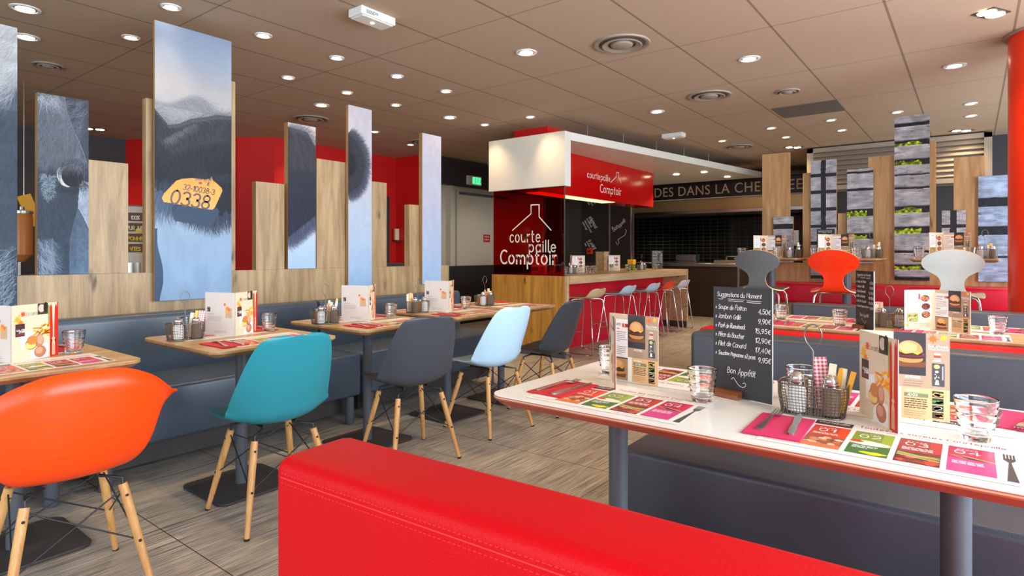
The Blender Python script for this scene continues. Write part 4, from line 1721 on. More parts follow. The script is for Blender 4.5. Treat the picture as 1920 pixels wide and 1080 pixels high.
DSW_ROWS = [(-.250, .422, .12, .0), (-.246, .434, .155, .003), (-.225, .445, .185, .008), (-.17, .447, .215, .018), (-.06, .434, .232, .035), (.05, .420, .238, .055),
            (.115, .425, .238, .075), (.160, .460, .235, .085), (.185, .525, .228, .080), (.208, .60, .216, .066), (.232, .68, .200, .05),
            (.254, .75, .180, .036), (.268, .79, .160, .028), (.274, .808, .138, .024), (.278, .819, .105, .02), (.280, .824, .06, .018)]


def daw_mesh():
    """armchair bowl: rim height and reach vary around the sitter"""
    rim = [(0, -.245, .0, .445), (25, -.235, .13, .450), (50, -.205, .225, .49), (72, -.125, .310, .60), (92, .02, .338, .655), (112, .11, .314, .668),
           (128, .178, .268, .700), (145, .225, .20, .755), (162, .262, .11, .795), (180, .275, 0, .805)]
    pts = catmull([(r[1], r[2], r[3]) for r in rim], 5)
    full = [tuple(p) for p in pts] + [(p[0], -p[1], p[2]) for p in reversed(pts[1:-1])]
    n = len(full)
    rings = 15
    P = []
    for k in range(rings + 1):
        t = k / rings
        row = []
        for i, (rx, ry, rz) in enumerate(full):
            back = max(0, rx) / .275
            s = 1 - (1 - t) ** 2.5
            g = t ** 3.0
            zb = .418
            hgt = rz - zb
            arm = min(1, max(0, (abs(ry) - .19) / .09)) * min(1, max(0, (.20 - rx) / .12)) * min(1, max(0, (rx + .21) / .08))
            q = min(1, max(0, (t - .78) / .22))
            q = q * q * (3 - 2 * q)
            x = rx * s * (0.86 + .14 * t ** 2)
            y = ry * s * ((0.84 + .16 * t ** 3) * (1 - arm) + (.74 + .27 * q) * arm)
            g = g * (1 - arm) + (min(1, (t / .86) ** 2.6) - .05 * q * q) * arm
            z = zb + hgt * g
            row.append((x, y, z))
        P.append(row)
    vs = [(0, 0, .418)]
    for row in P[1:]:
        vs += row
    fs = []
    for i in range(n):
        fs.append((0, 1 + i, 1 + (i + 1) % n))
    for k in range(rings - 1):
        for i in range(n):
            a = 1 + k * n + i
            b = 1 + k * n + (i + 1) % n
            fs.append((a, a + n, b + n, b))
    me = bpy.data.meshes.new('shell')
    me.from_pydata(vs, [], fs)
    bm = bmesh.new()
    bm.from_mesh(me)
    bmesh.ops.recalc_face_normals(bm, faces=bm.faces)
    bmesh.ops.solidify(bm, geom=bm.faces[:], thickness=.006)
    bmesh.ops.recalc_face_normals(bm, faces=bm.faces)
    for f in bm.faces:
        f.smooth = True
    bm.to_mesh(me)
    bm.free()
    return me


def make_wood_leg_chair(name, shellm, mcol, label, grp):
    t = thing(name, label, 'chair', (0, 0, 0), 0, grp)
    part('shell', shellm, mcol, t)
    top = {}
    foot = {}
    for sx in (-1, 1):
        for sy in (-1, 1):
            a = Vector((sx * .125 + .01, sy * .135, .372))
            b = Vector((sx * .215 + .01, sy * .205, 0))
            top[sx, sy] = a
            foot[sx, sy] = b
            d = b - a
            lg = part('leg', MB().tube([a, a + d * .1, a + d * .5, a + d * .97, b + Vector((0, 0, .004))], [.0145, .0155, .0145, .0105, .0100], 14), 'beech', t, smooth=40)
            part('foot_cap', MB().tube([b + Vector((0, 0, .005)) - d * .012, b + Vector((0, 0, .001))], [.0112, .0105], 12), 'rubber', lg)
            for f_ in (.10, .52):
                c = a + d * f_
                out = Vector((c.x, c.y, 0)).normalized()
                q = Vector((1, 0, 0)) if abs(out.x) > abs(out.y) else Vector((0, 1, 0))
                sgn = 1 if (out.dot(q) > 0) else -1
                part('bolt', MB().tube([c + q * sgn * .0125, c + q * sgn * .0165], .0052, 10), 'black_wire', lg)
    br = MB()
    for k, a in top.items():
        inner = Vector((k[0] * .085, k[1] * .075, .405))
        br.tube([Vector((k[0] * .03, k[1] * .075, .412)), inner, a + Vector((0, 0, .02)), a - Vector((0, 0, .04))], .0055, 8)
    for sy in (-1, 1):
        br.tube([(-.09, sy * .075, .410), (.09, sy * .075, .410)], .006, 8)
    br.tube([(.0, -.075, .410), (.0, .075, .410)], .006, 8)
    part('seat_bracket', br, 'black_wire', t, smooth=50)
    order = [(-1, -1), (1, -1), (1, 1), (-1, 1)]
    for i in range(4):
        a, b = order[i], order[(i + 1) % 4]
        for p, q in ((a, b), (b, a)):
            s = top[p] + (foot[p] - top[p]) * .04
            e = top[q] + (foot[q] - top[q]) * .52
            part('cross_wire', MB().tube([s, e], .0028, 8), 'black_wire', t, smooth=60)
    return t


dsw = shell_mesh(DSW_ROWS, 60, 21)
GC = 'moulded plastic chairs with wooden legs at the bistro tables'
base = make_wood_leg_chair('shell_chair', dsw, 'teal_shell', 'teal plastic shell chair with wooden legs', GC)
base.location = (-2.55, 1.505, 0)
base.rotation_euler = (0, 0, math.radians(-6))


def shell_copy(label, mcol, loc, deg):
    r = dup(base, loc, math.radians(deg), label, GC)
    for c in bpy.data.objects:
        if c.parent == r and c.name.startswith('shell'):
            c.data = c.data.copy()
            c.data.materials[0] = M[mcol]
    return r


shell_copy('charcoal plastic shell chair with wooden legs, turned slightly', 'charcoal_shell', (-2.60, 2.40, 0), -16)
shell_copy('pale blue plastic shell chair with wooden legs', 'pale_blue_shell', (-2.60, 3.115, 0), -5)
shell_copy('dark slate plastic shell chair nearest the counter stools', 'black_shell', (-2.57, 3.77, 0), 2)
daw = make_wood_leg_chair('shell_armchair', daw_mesh(), 'orange_shell', 'orange plastic shell armchair with wooden legs', GC)
daw.location = (-2.50, .705, 0)
daw.rotation_euler = (0, 0, math.radians(-4))

# ------------------------------------------------------------------ oval-backed plywood chairs (backs to the camera, they face +Y)
ROWS_OV = [(.400, .452, .10), (.395, .458, .145), (.36, .463, .178), (.28, .462, .194), (.16, .458, .198), (.08, .456, .195), (.040, .457, .180),
           (.020, .462, .150), (.006, .472, .118), (-.004, .488, .094), (-.010, .510, .078), (-.016, .545, .071), (-.022, .580, .076), (-.027, .604, .090), (-.031, .622, .110), (-.036, .640, .140),
           (-.042, .660, .167), (-.050, .685, .186), (-.058, .712, .192), (-.066, .740, .183), (-.073, .765, .160), (-.078, .785, .128), (-.082, .799, .092), (-.084, .808, .055), (-.085, .812, .012)]


def oval_mesh():
    R = catmull(ROWS_OV, 3)
    P = []
    for r in R:
        row = []
        for j in range(13):
            v = -1 + 2 * j / 12
            row.append((v * r[2], r[0] + .6 * (v * r[2]) ** 2 * min(1, max(0, (r[1] - .55) / .1)), r[1] + (.01 * v * v if r[0] > .1 else 0)))
        P.append(row)
    A = np.array(P)
    gu = np.gradient(A, axis=0)
    gv = np.gradient(A, axis=1)
    nn = np.cross(gv, gu)
    nn /= np.linalg.norm(nn, axis=2)[..., None] + 1e-9
    B = A + nn * .010
    a_, b_ = A.shape[:2]
    mb = MB().grid(A.tolist()).grid(B.tolist())
    nf = len(mb.f)
    o2 = a_ * b_
    ring = [(i, 0) for i in range(a_)] + [(a_ - 1, j) for j in range(1, b_)] + [(i, b_ - 1) for i in range(a_ - 2, -1, -1)] + [(0, j) for j in range(b_ - 2, 0, -1)]
    ids = [i * b_ + j for i, j in ring]
    for k in range(len(ids)):
        p_, q_ = ids[k], ids[(k + 1) % len(ids)]
        mb.f.append((p_, q_, q_ + o2, p_ + o2))
    me = mb.mesh('shell')
    me.materials.append(M['ply_edge'])
    me.materials.append(M['ply_edge'])
    for i, pl in enumerate(me.polygons):
        pl.material_index = 1 if i >= nf else 0
    bm = bmesh.new()
    bm.from_mesh(me)
    bmesh.ops.recalc_face_normals(bm, faces=bm.faces)
    for f in bm.faces:
        f.smooth = True
    for e in bm.edges:
        if len(e.link_faces) == 2 and e.link_faces[0].material_index != e.link_faces[1].material_index:
            e.smooth = False
    bm.to_mesh(me)
    bm.free()
    return me


ov = oval_mesh()


def oval_chair(label, paint, x, y, rz=0):
    t = thing('oval_back_chair', label, 'chair', (x, y, .39), rz, 'oval-backed plywood chairs in front of the high bench')
    me = ov.copy()
    me.materials[0] = M[paint]
    o = bpy.data.objects.new('shell', me)
    C.objects.link(o)
    o.parent = t
    for sx in (-1, 1):
        for (y0, y1) in ((.06, -.02), (.30, .38)):
            part('leg', MB().tube([(sx * .03, (y0 + .18) / 2, .444), (sx * .12, y0, .444), (sx * .145, y0, .436), (sx * .16, y0 + (y1 - y0) * .15, .405), (sx * .195, y1, .006)], .0095, 10), 'chrome', t, smooth=60)
    part('mounting_plate', MB().box(-.06, .06, .10, .24, .440, .449), 'black_wire', t)
    return t


oval_chair('grey oval-backed chair behind the chalkboard', 'grey_paint', -1.525, 5.62)
oval_chair('orange-red oval-backed chair in the middle', 'orange_paint', -.915, 5.62)
oval_chair('white oval-backed chair near the orange-red column', 'white_paint', -.115, 5.62)

# ------------------------------------------------------------------ counter stools
STOOL_ROWS = [(-.215, .628, .10, 0), (-.21, .640, .15, .004), (-.17, .648, .185, .008), (-.06, .642, .198, .012), (.05, .636, .2, .018), (.11, .642, .2, .026), (.150, .668, .198, .032), (.172, .705, .186, .030), (.186, .735, .160, .024), (.193, .748, .12, .02), (.196, .753, .06, .016)]
stm = shell_mesh(STOOL_ROWS, 40, 15, .007)


def stool_proto(label, mcol):
    t = thing('counter_stool', label, 'stool', (0, 0, 0), 0, 'low-backed stools along the oak counter')
    part('shell', stm, mcol, t)
    for sy in (-1, 1):
        part('leg', MB().tube([(-.02, sy * .03, .630), (-.10, sy * .12, .628), (-.13, sy * .145, .615), (-.20, sy * .205, .04), (-.19, sy * .208, .014), (-.165, sy * .21, .008), (0, sy * .21, .008),
                               (.165, sy * .21, .008), (.19, sy * .208, .014), (.20, sy * .205, .04), (.13, sy * .145, .615), (.10, sy * .12, .628), (.02, sy * .03, .630)], .0078, 9), 'chrome', t, smooth=60)
        for gx in (-.13, .13):
            part('glide', MB().box(gx - .02, gx + .02, sy * .21 - .009, sy * .21 + .009, .0, .0085), 'white_plastic', t)
    part('footrest', MB().tube([(-.178, -.185, .22), (-.178, .185, .22)], .0065, 8), 'chrome', t, smooth=60)
    part('crossbar', MB().tube([(.162, -.17, .36), (.162, .17, .36)], .0055, 8), 'chrome', t, smooth=60)
    return t


s0 = stool_proto('beige low-backed counter stool, nearest of five', 'beige_shell')
sx0 = -3.60
s0.location = (sx0, 6.14, 0)
for y, mcol, lb in ((6.95, 'pale_blue_shell', 'pale blue low-backed counter stool beside the beige one'), (7.70, 'pale_blue_shell', 'pale blue low-backed counter stool left of the orange one'),
                    (8.24, 'orange_paint', 'orange low-backed counter stool'), (8.80, 'lilac_shell', 'lilac low-backed counter stool, farthest of five')):
    r = dup(s0, (sx0, y, 0), 0, lb)
    for c in bpy.data.objects:
        if c.parent == r and c.name.startswith('shell'):
            c.data = c.data.copy()
            c.data.materials[0] = M[mcol]

# ================================================================== counter and canopy
ct = thing('bar_counter', 'long oak bar counter with red front panel', 'counter', (-4.04, 7.35, 0))
cx, cy = -4.04, 7.35
part('worktop', MB().box(-4.55 - cx, -3.53 - cx, 5.645 - cy, 9.08 - cy, .824, .914), 'oak_slab', ct, bevel=.002)
e1 = part('end_panel', MB().box(-4.60 - cx, -3.555 - cx, 5.585 - cy, 5.63 - cy, .08, .914), 'oak_gold', ct, bevel=.0015)
part('edge_strip', MB().box(-3.555 - cx, -3.53 - cx, 5.585 - cy, 5.63 - cy, .08, .914), 'oak_slab', e1)
part('end_panel', MB().box(-4.55 - cx, -3.53 - cx, 9.085 - cy, 9.135 - cy, .10, .914), 'oak_slab', ct, bevel=.002)
part('front_panel', MB().box(-3.96 - cx, -3.925 - cx, 5.64 - cy, 9.08 - cy, .0, .822), 'crimson_vinyl', ct)
part('kickboard', MB().box(-4.5 - cx, -3.57 - cx, 5.60 - cy, 5.63 - cy, 0, .08), 'metal_grey', ct)
part('kickboard', MB().box(-4.5 - cx, -3.55 - cx, 9.09 - cy, 9.13 - cy, 0, .10), 'metal_dark', ct)

gl = thing('glass_screen', 'red tinted glass screen with white lettering on the counter end', 'screen', (-4.08, 5.605, .914))
part('pane', MB().box(-.505, .505, -.004, .004, .001, .998), 'red_glass', gl)
part('edge_profile', MB().box(.505, .512, -.006, .006, .001, .99), 'steel', gl)
p = Print()
lw = .026


def logo(P, cx, top, k, w, stacked=True, col=rgb(240, 236, 224)):
    """gable with chimney over the name"""
    if stacked:
        P.line([(-.215, .525), (.055, .71), (.055, .81), (.168, .81), (.168, .67), (.330, .515)], .012, col, 1)
        P.fit('courte', -.250, .180, .385, .086, .0135, col, 1, gap=.60)
        P.fit('paille', .030, .392, .272, .080, .0135, col, 1, gap=.62)
        P.fit('Comptoir', -.392, .395, .132, .098, .019, col, 1, gap=.52)


logo(p, .03, .85, 1.0, .024)
o = part('lettering', p.mesh('lettering'), 'print', gl)
o.location = (0, -.006, 0)
o.rotation_euler = (PI / 2, 0, 0)

cn = thing('canopy', 'white hanging canopy above the bar counter', 'canopy', (-4.0, 5.5, 0))
ox, oy = -4.0, 5.5
part('front_fascia', MB().box(-4.638 - ox, -3.548 - ox, 5.575 - oy, 5.695 - oy, 1.914, 2.52), 'canopy', cn, bevel=.002)
part('roof_slab', MB().prism([(-4.638 - ox, 5.6955 - oy), (-3.548 - ox, 5.6955 - oy), (-2.78 - ox, 10.45 - oy), (-5.3 - ox, 10.45 - oy)], 2.43, 2.52), 'canopy', cn)
hr = [(-3.60, 6.15), (-3.49, 6.85), (-3.38, 7.6), (-3.27, 8.3), (-3.16, 9.0)]
for x, y in hr:
    part('suspension_rod', MB().tube([(x - ox, y - oy, 2.52), (x - ox, y - oy, CEIL - .001)], .005, 8), 'steel', cn)
for x, y in ((-3.75, 9.2), (-3.3, 9.2), (-3.2, 10.0)):
    part('recessed_lamp', MB().lathe([(.045, 2.422), (.045, 2.4295)], 20, c=(x - ox, y - oy, 0)), 'diffuser', cn)
    l = bpy.data.lights.new('canopy_beam', 'SPOT')
    l.energy = LAMP_W * 1.6
    l.color = LAMP_COL
    l.spot_size = math.radians(110)
    l.shadow_soft_size = .04
    lo = bpy.data.objects.new('canopy_beam', l)
    C.objects.link(lo)
    lo.parent = cn
    lo.location = (x - ox, y - oy, 2.41)
rp = thing('sign_box', 'glossy red sign box hanging under the canopy', 'sign', (-4.15, 7.2, 1.893))
part('box', MB().box(-.15, .15, -1.49, 1.68, 0, .536), 'red_gloss', rp, bevel=.002)
part('painted_underside_glow', MB().box(-.09, .12, -1.40, .45, -.006, -.0005), emit('warm_underside_glow', (1.0, .76, .45), 1.0), rp)  # glowing sheet imitates light falling on the box underside
p = Print()
p.fit('courtepaille', .078, .700, .272, .052, .0085, rgb(244, 238, 226), 1, gap=.58)
p.fit('Comptoir', .422, 1.030, .105, .066, .0115, rgb(244, 238, 226), 1, gap=.52)
p.line([(.722, .262), (.894, .364), (.894, .424), (.956, .424), (.956, .362), (1.026, .285)], .009, rgb(244, 238, 226), 1)
o = part('lettering', p.mesh('lettering'), 'print', rp)
o.matrix_local = Matrix(((0, 0, 1, .1505), (1, 0, 0, -.45), (0, 1, 0, 0), (0, 0, 0, 1)))
dt = part('ceiling_duct', MB().box(-4.5, -4.0, 5.90, 6.45, 2.521, CEIL), 'red_wall', None)
tag(dt, 'red boxed duct rising from the canopy to the ceiling', 'duct')

# ------------------------------------------------------------------ kitchen beyond
kc = thing('kitchen_counter', 'dark kitchen counter with steel worktop behind the stools', 'counter', (-3.9, 11.1, 0))
part('body', MB().box(-1.9, 1.85, -.28, .3, 0, .92), 'kitchen_dark', kc)
part('worktop', MB().box(-1.92, 1.87, -.32, .32, .92, .975), 'steel', kc, bevel=.004)
part('post', MB().box(.62, .655, -.30, -.281, 0, .92), 'steel', kc)
hd = thing('extractor_hood', 'long steel extractor hood over the kitchen line', 'hood', (-4.1, 11.4, 1.93))
part('canopy', MB().box(-2.1, 2.06, -.30, .5, .04, .26), 'hood', hd)
part('lip', MB().box(-2.12, 2.08, -.34, .5, -.02, .04), 'steel', hd, bevel=.004)
for x in (-1.4, -.2, 1.0):  # lamps added under the hood to brighten the tiled wall
    part('added_hood_lamp', MB().lathe([(.05, -.006), (.05, .0)], 16, c=(x, .30, .035)), 'diffuser', hd)
    l = bpy.data.lights.new('added_hood_beam', 'SPOT')
    l.energy = LAMP_W * 1.2
    l.color = (1.0, .86, .62)
    l.spot_size = math.radians(140)
    l.spot_blend = 1.0
    l.shadow_soft_size = .05
    lo = bpy.data.objects.new('added_hood_beam', l)
    C.objects.link(lo)
    lo.parent = hd
    lo.location = (x, .45, -.03)
sg = thing('lettered_fascia', 'black fascia board with pale capital letters over the kitchen', 'sign', (-3.6, 11.02, 2.18))
part('board', MB().box(-1.65, 1.62, 0, .05, 0, .31), 'black_board', sg)
part('lower_trim', MB().box(-1.65, 1.62, -.006, 0, 0, .012), 'white_plastic', sg)


def font_mesh(s, size, name, extrude=.004):
    cu = bpy.data.curves.new(name, 'FONT')
    cu.body = s
    cu.size = size
    cu.extrude = extrude
    cu.space_character = 1.08
    to = bpy.data.objects.new(name, cu)
    C.objects.link(to)
    bpy.context.view_layer.update()
    dg = bpy.context.evaluated_depsgraph_get()
    me = bpy.data.meshes.new_from_object(to.evaluated_get(dg))
    C.objects.unlink(to)
    bpy.data.objects.remove(to)
    return me


me = font_mesh('DES DANS LA CHEMINEE', .255, 'lettering')
o = part('lettering', me, mat('fascia_letters', rgb(208, 178, 140), .5), sg)
o.rotation_euler = (PI / 2, 0, 0)
wd = max(v.co.x for v in me.vertices)
o.location = (-1.35, -.006, .075)
o.scale = (2.68 / wd, 1, 1)

# blackboards on the dark wall behind the counter
for i, (x0, x1, lb) in enumerate(((-5.62, -5.02, 'black wall panel chalked with slanting white script behind the counter'), (-5.01, -4.82, 'narrow framed black panel with a small chalk flourish'))):
    pass
bb = thing('blackboard', 'tall black wall panel with slanting white script', 'blackboard', (-5.55, 9.745, 1.0))
part('panel', MB().box(-.26, .26, -.02, 0, 0, 1.25), 'black_board', bb)
p = Print()
rr = random.Random(5)


def script_block(P, lines, x, y, size, w, ang, lead, rnd, col=rgb(226, 222, 210)):
    for k, s in enumerate(lines):
        ss, tw = strokes(s[0], 0, 0, s[1], .40, .2, .10, rnd, .62)
        dx, dy = k * lead * math.sin(ang) * -1, -k * lead * math.cos(ang)
        for st in ss:
            P.line([(x - k * lead * math.sin(-ang) + a * math.cos(ang) - b * math.sin(ang), y - k * lead * math.cos(ang) + a * math.sin(ang) + b * math.cos(ang)) for a, b in st], w * s[2], col, 2)


script_block(p, [('saignant', .045, 1.5), ('la viande est', .022, .8), ('saisie puis le coeur', .022, .8), ('reste rouge', .022, .8)], -.12, .83, 1, .006, -1.0, .055, rr)
script_block(p, [('a point', .045, 1.5), ('le coeur est', .022, .8), ('rose', .022, .8)], -.12, .40, 1, .006, -1.0, .055, rr)
script_block(p, [('la viande', .022, .8), ('est juste', .022, .8), ('saisie', .022, .8)], -.06, 1.18, 1, .006, -1.0, .055, rr)
o = part('lettering', p.mesh('lettering'), 'print', bb)
o.location = (0, -.021, 0)
o.rotation_euler = (PI / 2, 0, 0)
b2 = thing('blackboard', 'narrow framed black panel with a chalk flourish beside the kitchen opening', 'blackboard', (-5.02, 9.745, .95))
part('panel', MB().box(-.20, .21, -.02, 0, 0, 1.30), 'black_board', b2)
fr = MB()
fr.box(-.215, -.20, -.03, 0, 0, 1.3).box(.21, .225, -.03, 0, 0, 1.3).box(-.215, .225, -.03, 0, 1.3, 1.315)
part('frame', fr, 'steel', b2)
p = Print()
script_block(p, [('Bon', .05, 1)], -.12, .60, 1, .007, .7, .05, rr)
script_block(p, [('Appetit', .04, 1)], -.03, .66, 1, .006, .7, .05, rr)
p.line([(-.08, .42), (-.05, .36), (-.02, .40), (-.04, .46), (.03, .50), (.10, .54), (.13, .62), (.10, .64)], .007, rgb(220, 216, 206), 2)
o = part('lettering', p.mesh('lettering'), 'print', b2)
o.location = (0, -.021, 0)
o.rotation_euler = (PI / 2, 0, 0)
fa = thing('fire_alarm', 'orange-red fire alarm call box on the dark wall behind the counter', 'alarm', (-5.62, 9.690, 1.20))
part('case', MB().box(-.055, .055, -.03, .024, -.055, .055), 'alarm_red', fa, bevel=.008)
part('window', MB().box(-.03, .03, -.034, -.0305, -.018, .018), 'black_board', fa)

# kitchen appliances seen as small shapes
def small_box(name, label, cat, loc, parts, grp=None, rz=0):
    t = thing(name, label, cat, loc, rz, grp)
    for nm, b, m in parts:
        part(nm, MB().box(*b), m, t, bevel=.004)
    return t


small_box('grill_lid', 'small steel appliance with knobs on the kitchen counter', 'appliance', (-4.30, 11.1, .975), [('body', (-.19, .19, -.12, .12, .001, .16), 'steel'), ('handle', (-.22, .22, -.16, -.13, .03, .05), 'chrome')])
gv = small_box('griddle', 'wide low griddle with rail on the kitchen counter', 'appliance', (-3.20, 11.1, .975), [('body', (-.55, .55, -.15, .15, .001, .06), 'steel'), ('rail', (-.33, .30, -.16, -.14, .12, .14), 'chrome'), ('post', (-.33, -.30, -.16, -.13, .06, .14), 'chrome'), ('post', (.28, .31, -.16, -.13, .06, .14), 'chrome')])
small_box('microwave', 'steel microwave on the shelf in the kitchen', 'appliance', (-2.75, 11.9, 1.32), [('case', (-.28, .28, -.2, .2, .001, .26), 'steel'), ('door', (-.25, .10, -.21, -.2, .03, .23), 'chrome')])
small_box('kitchen_shelf', 'dark kitchen shelf unit under the microwave', 'shelf', (-2.75, 11.9, .0), [('carcass', (-.32, .32, -.25, .25, .0, 1.0), 'kitchen_dark'), ('top_board', (-.34, .34, -.27, .27, 1.30, 1.319), 'steel'), ('back_panel', (-.32, .32, .22, .25, 1.0, 1.30), 'kitchen_dark'), ('lower_board', (-.3, .25, -.26, .2, 1.10, 1.12), 'oak_gold')])

# ------------------------------------------------------------------ exit sign, door notice, back room pieces
ex = thing('exit_sign', 'green illuminated running man exit sign on the dark bulkhead', 'exit sign', (-6.54, 7.45, 2.36))
part('case', MB().box(-.0, .05, -.17, .17, -.075, .075), 'white_plastic', ex, bevel=.01)
part('lit_panel', MB().box(.0505, .056, -.06, .14, -.055, .055), 'green_glow', ex)
p = Print()
w_ = rgb(235, 255, 240)
p.ell(0.03, .035, .010, .010, w_, 1)
p.line([(.03, .02), (.02, -.012), (.045, -.035)], .010, w_, 1)
p.line([(.02, -.012), (-.005, -.02), (-.015, -.04)], .010, w_, 1)
p.line([(.03, .015), (.055, .005)], .007, w_, 1)
p.line([(.03, .015), (.0, .005)], .007, w_, 1)
p.rect(-.055, -.045, -.035, .045, w_, 1)
p.rect(.085, -.035, .105, .035, w_, 1)
o = part('pictogram', p.mesh('pictogram'), 'print', ex)
o.matrix_local = Matrix(((0, 0, 1, .0565), (1, 0, 0, .04), (0, 1, 0, 0), (0, 0, 0, 1)))
nt_ = thing('door_notice', 'small red notice plate on the beige service door', 'sign', (-6.662, 7.95, 1.42))
part('plate', MB().box(0, .004, -.085, .085, -.065, .065), 'red_gloss', nt_)
p = Print()
p.text('PORTE', -.06, .012, .018, .005, rgb(240, 200, 190), 1, gap=.3)
p.text('COUPE FEU', -.07, -.035, .014, .004, rgb(240, 200, 190), 1, gap=.3, narrow=.8)
o = part('lettering', p.mesh('lettering'), 'print', nt_)
o.matrix_local = Matrix(((0, 0, 1, .0045), (1, 0, 0, 0), (0, 1, 0, 0), (0, 0, 0, 1)))

bf = thing('buffet_counter', 'dark buffet counter behind the cow panels', 'counter', (-6.4, 1.6, 0))
part('body', MB().box(-.35, .35, -1.4, 1.15, 0, .93), 'kitchen_dark', bf)
part('worktop', MB().box(-.38, .38, -1.42, 1.22, .93, .96), 'steel', bf)


def at_x(name, label, cat, y, builder, x=-6.3, grp=None):
    t = thing(name, label, cat, (x, y, .96), 0, grp)
    builder(t)
    return t


def b_disp(t):
    part('hopper', MB().lathe([(.02, .14), (.075, .20), (.075, .52), (.07, .54)], 20), 'honey', t, smooth=40)
    part('lid', MB().lathe([(.078, .542), (.078, .565), (.02, .575), (.018, .60)], 20), 'steel', t, smooth=40)
    part('stand', MB().box(-.09, .09, -.09, .09, .001, .03).box(-.085, -.07, -.01, .01, .03, .50), 'steel', t)


at_x('cereal_dispenser', 'amber cereal dispenser seen left of the cow eye panel', 'dispenser', 1.47, b_disp)


def b_juice(t):
    part('drum', MB().lathe([(.13, .12), (.13, .62), (.12, .66), (.05, .68)], 28), 'canopy', t, smooth=40)
    part('base', MB().lathe([(.14, .001), (.14, .12)], 28), 'steel', t, smooth=40)
    P = Print()
    for k, (s, c) in enumerate((('100%', rgb(240, 240, 230)), ('PUR JUS', rgb(240, 230, 200)), ('POMME', rgb(240, 220, 40)), ('VITES', rgb(240, 220, 40)))):
        P.rect(-.06, .52 - .10 * k, .06, .60 - .10 * k, rgb(110, 70, 50), 1)
        P.text(s, 0, .535 - .10 * k, .022, .006, c, 3, gap=.25, align='c', narrow=.8)
    P.ell(.03, .43, .028, .022, rgb(240, 220, 20), 2)
    o = part('label_print', P.mesh('label_print'), 'print', t)
    dirv = Vector((6.5, -2.4, 0)).normalized()
    a = Vector((-dirv.y, dirv.x, 0))
    o.matrix_local = Matrix(((a.x, 0, dirv.x, dirv.x * .133), (a.y, 0, dirv.y, dirv.y * .133), (0, 1, 0, 0), (0, 0, 0, 1)))


at_x('juice_dispenser', 'white juice dispenser drum with yellow lettering behind the partition', 'dispenser', 2.40, b_juice, x=-6.5)
ws = thing('slanted_sign', 'yellow slanted sign board in the back room', 'sign', (-6.60, 1.60, 1.55))
o = part('board', MB().box(-.01, .01, -.05, .05, -.14, .14), 'sugar_yellow', ws)
o.rotation_euler = (math.radians(20), 0, 0)
part('rod', MB().tube([(.0, -.045, .13), (0, -.045, CEIL - 1.55)], .006, 8), 'steel', ws)
# desk things by the red wall
dk = thing('side_counter', 'dark side counter under the red wall', 'counter', (-6.3, 5.2, 0))
part('body', MB().box(-.35, .3, -.7, .7, 0, 1.0), 'kitchen_dark', dk)
part('worktop', MB().box(-.37, .32, -.72, .72, 1.0, 1.03), 'metal_dark', dk)
lp = thing('gooseneck_lamp', 'thin curved steel gooseneck lamp on the side counter', 'lamp', (-6.2, 5.13, 1.03))
part('neck', MB().tube([tuple(q) for q in catmull([(0, .0, 0), (0, .0, .25), (0, -.02, .38), (0, -.10, .50), (0, -.2, .56)], 6)], .012, 10), 'chrome', lp, smooth=60)
part('foot', MB().lathe([(.07, .001), (.07, .015)], 20), 'black_wire', lp)
sh = thing('leaflet_shelf', 'small dark leaflet shelf with cards on the red wall', 'shelf', (-7.25, 6.35, 1.35))
part('shelf_board', MB().box(0, .12, -.02, .08, 0, .02), 'metal_dark', sh)
for k, c in enumerate(('sugar_yellow', 'sugar_paper')):
    part('leaflet', MB().box(.03 + k * .03, .035 + k * .03, -.01, .07, .021, .20), c, sh)
so = thing('wall_socket', 'white socket plate low on the red wall', 'socket', (-6.99, 6.426, 1.05))
part('plate', MB().box(-.05, .05, -.010, 0, -.05, .05), 'white_plastic', so, bevel=.003)
part('socket_face', MB().lathe([(.03, -.003), (.03, 0)], 18), 'metal_grey', so).matrix_local = Matrix(((1, 0, 0, 0), (0, 0, 1, -.0105), (0, -1, 0, 0), (0, 0, 0, 1)))


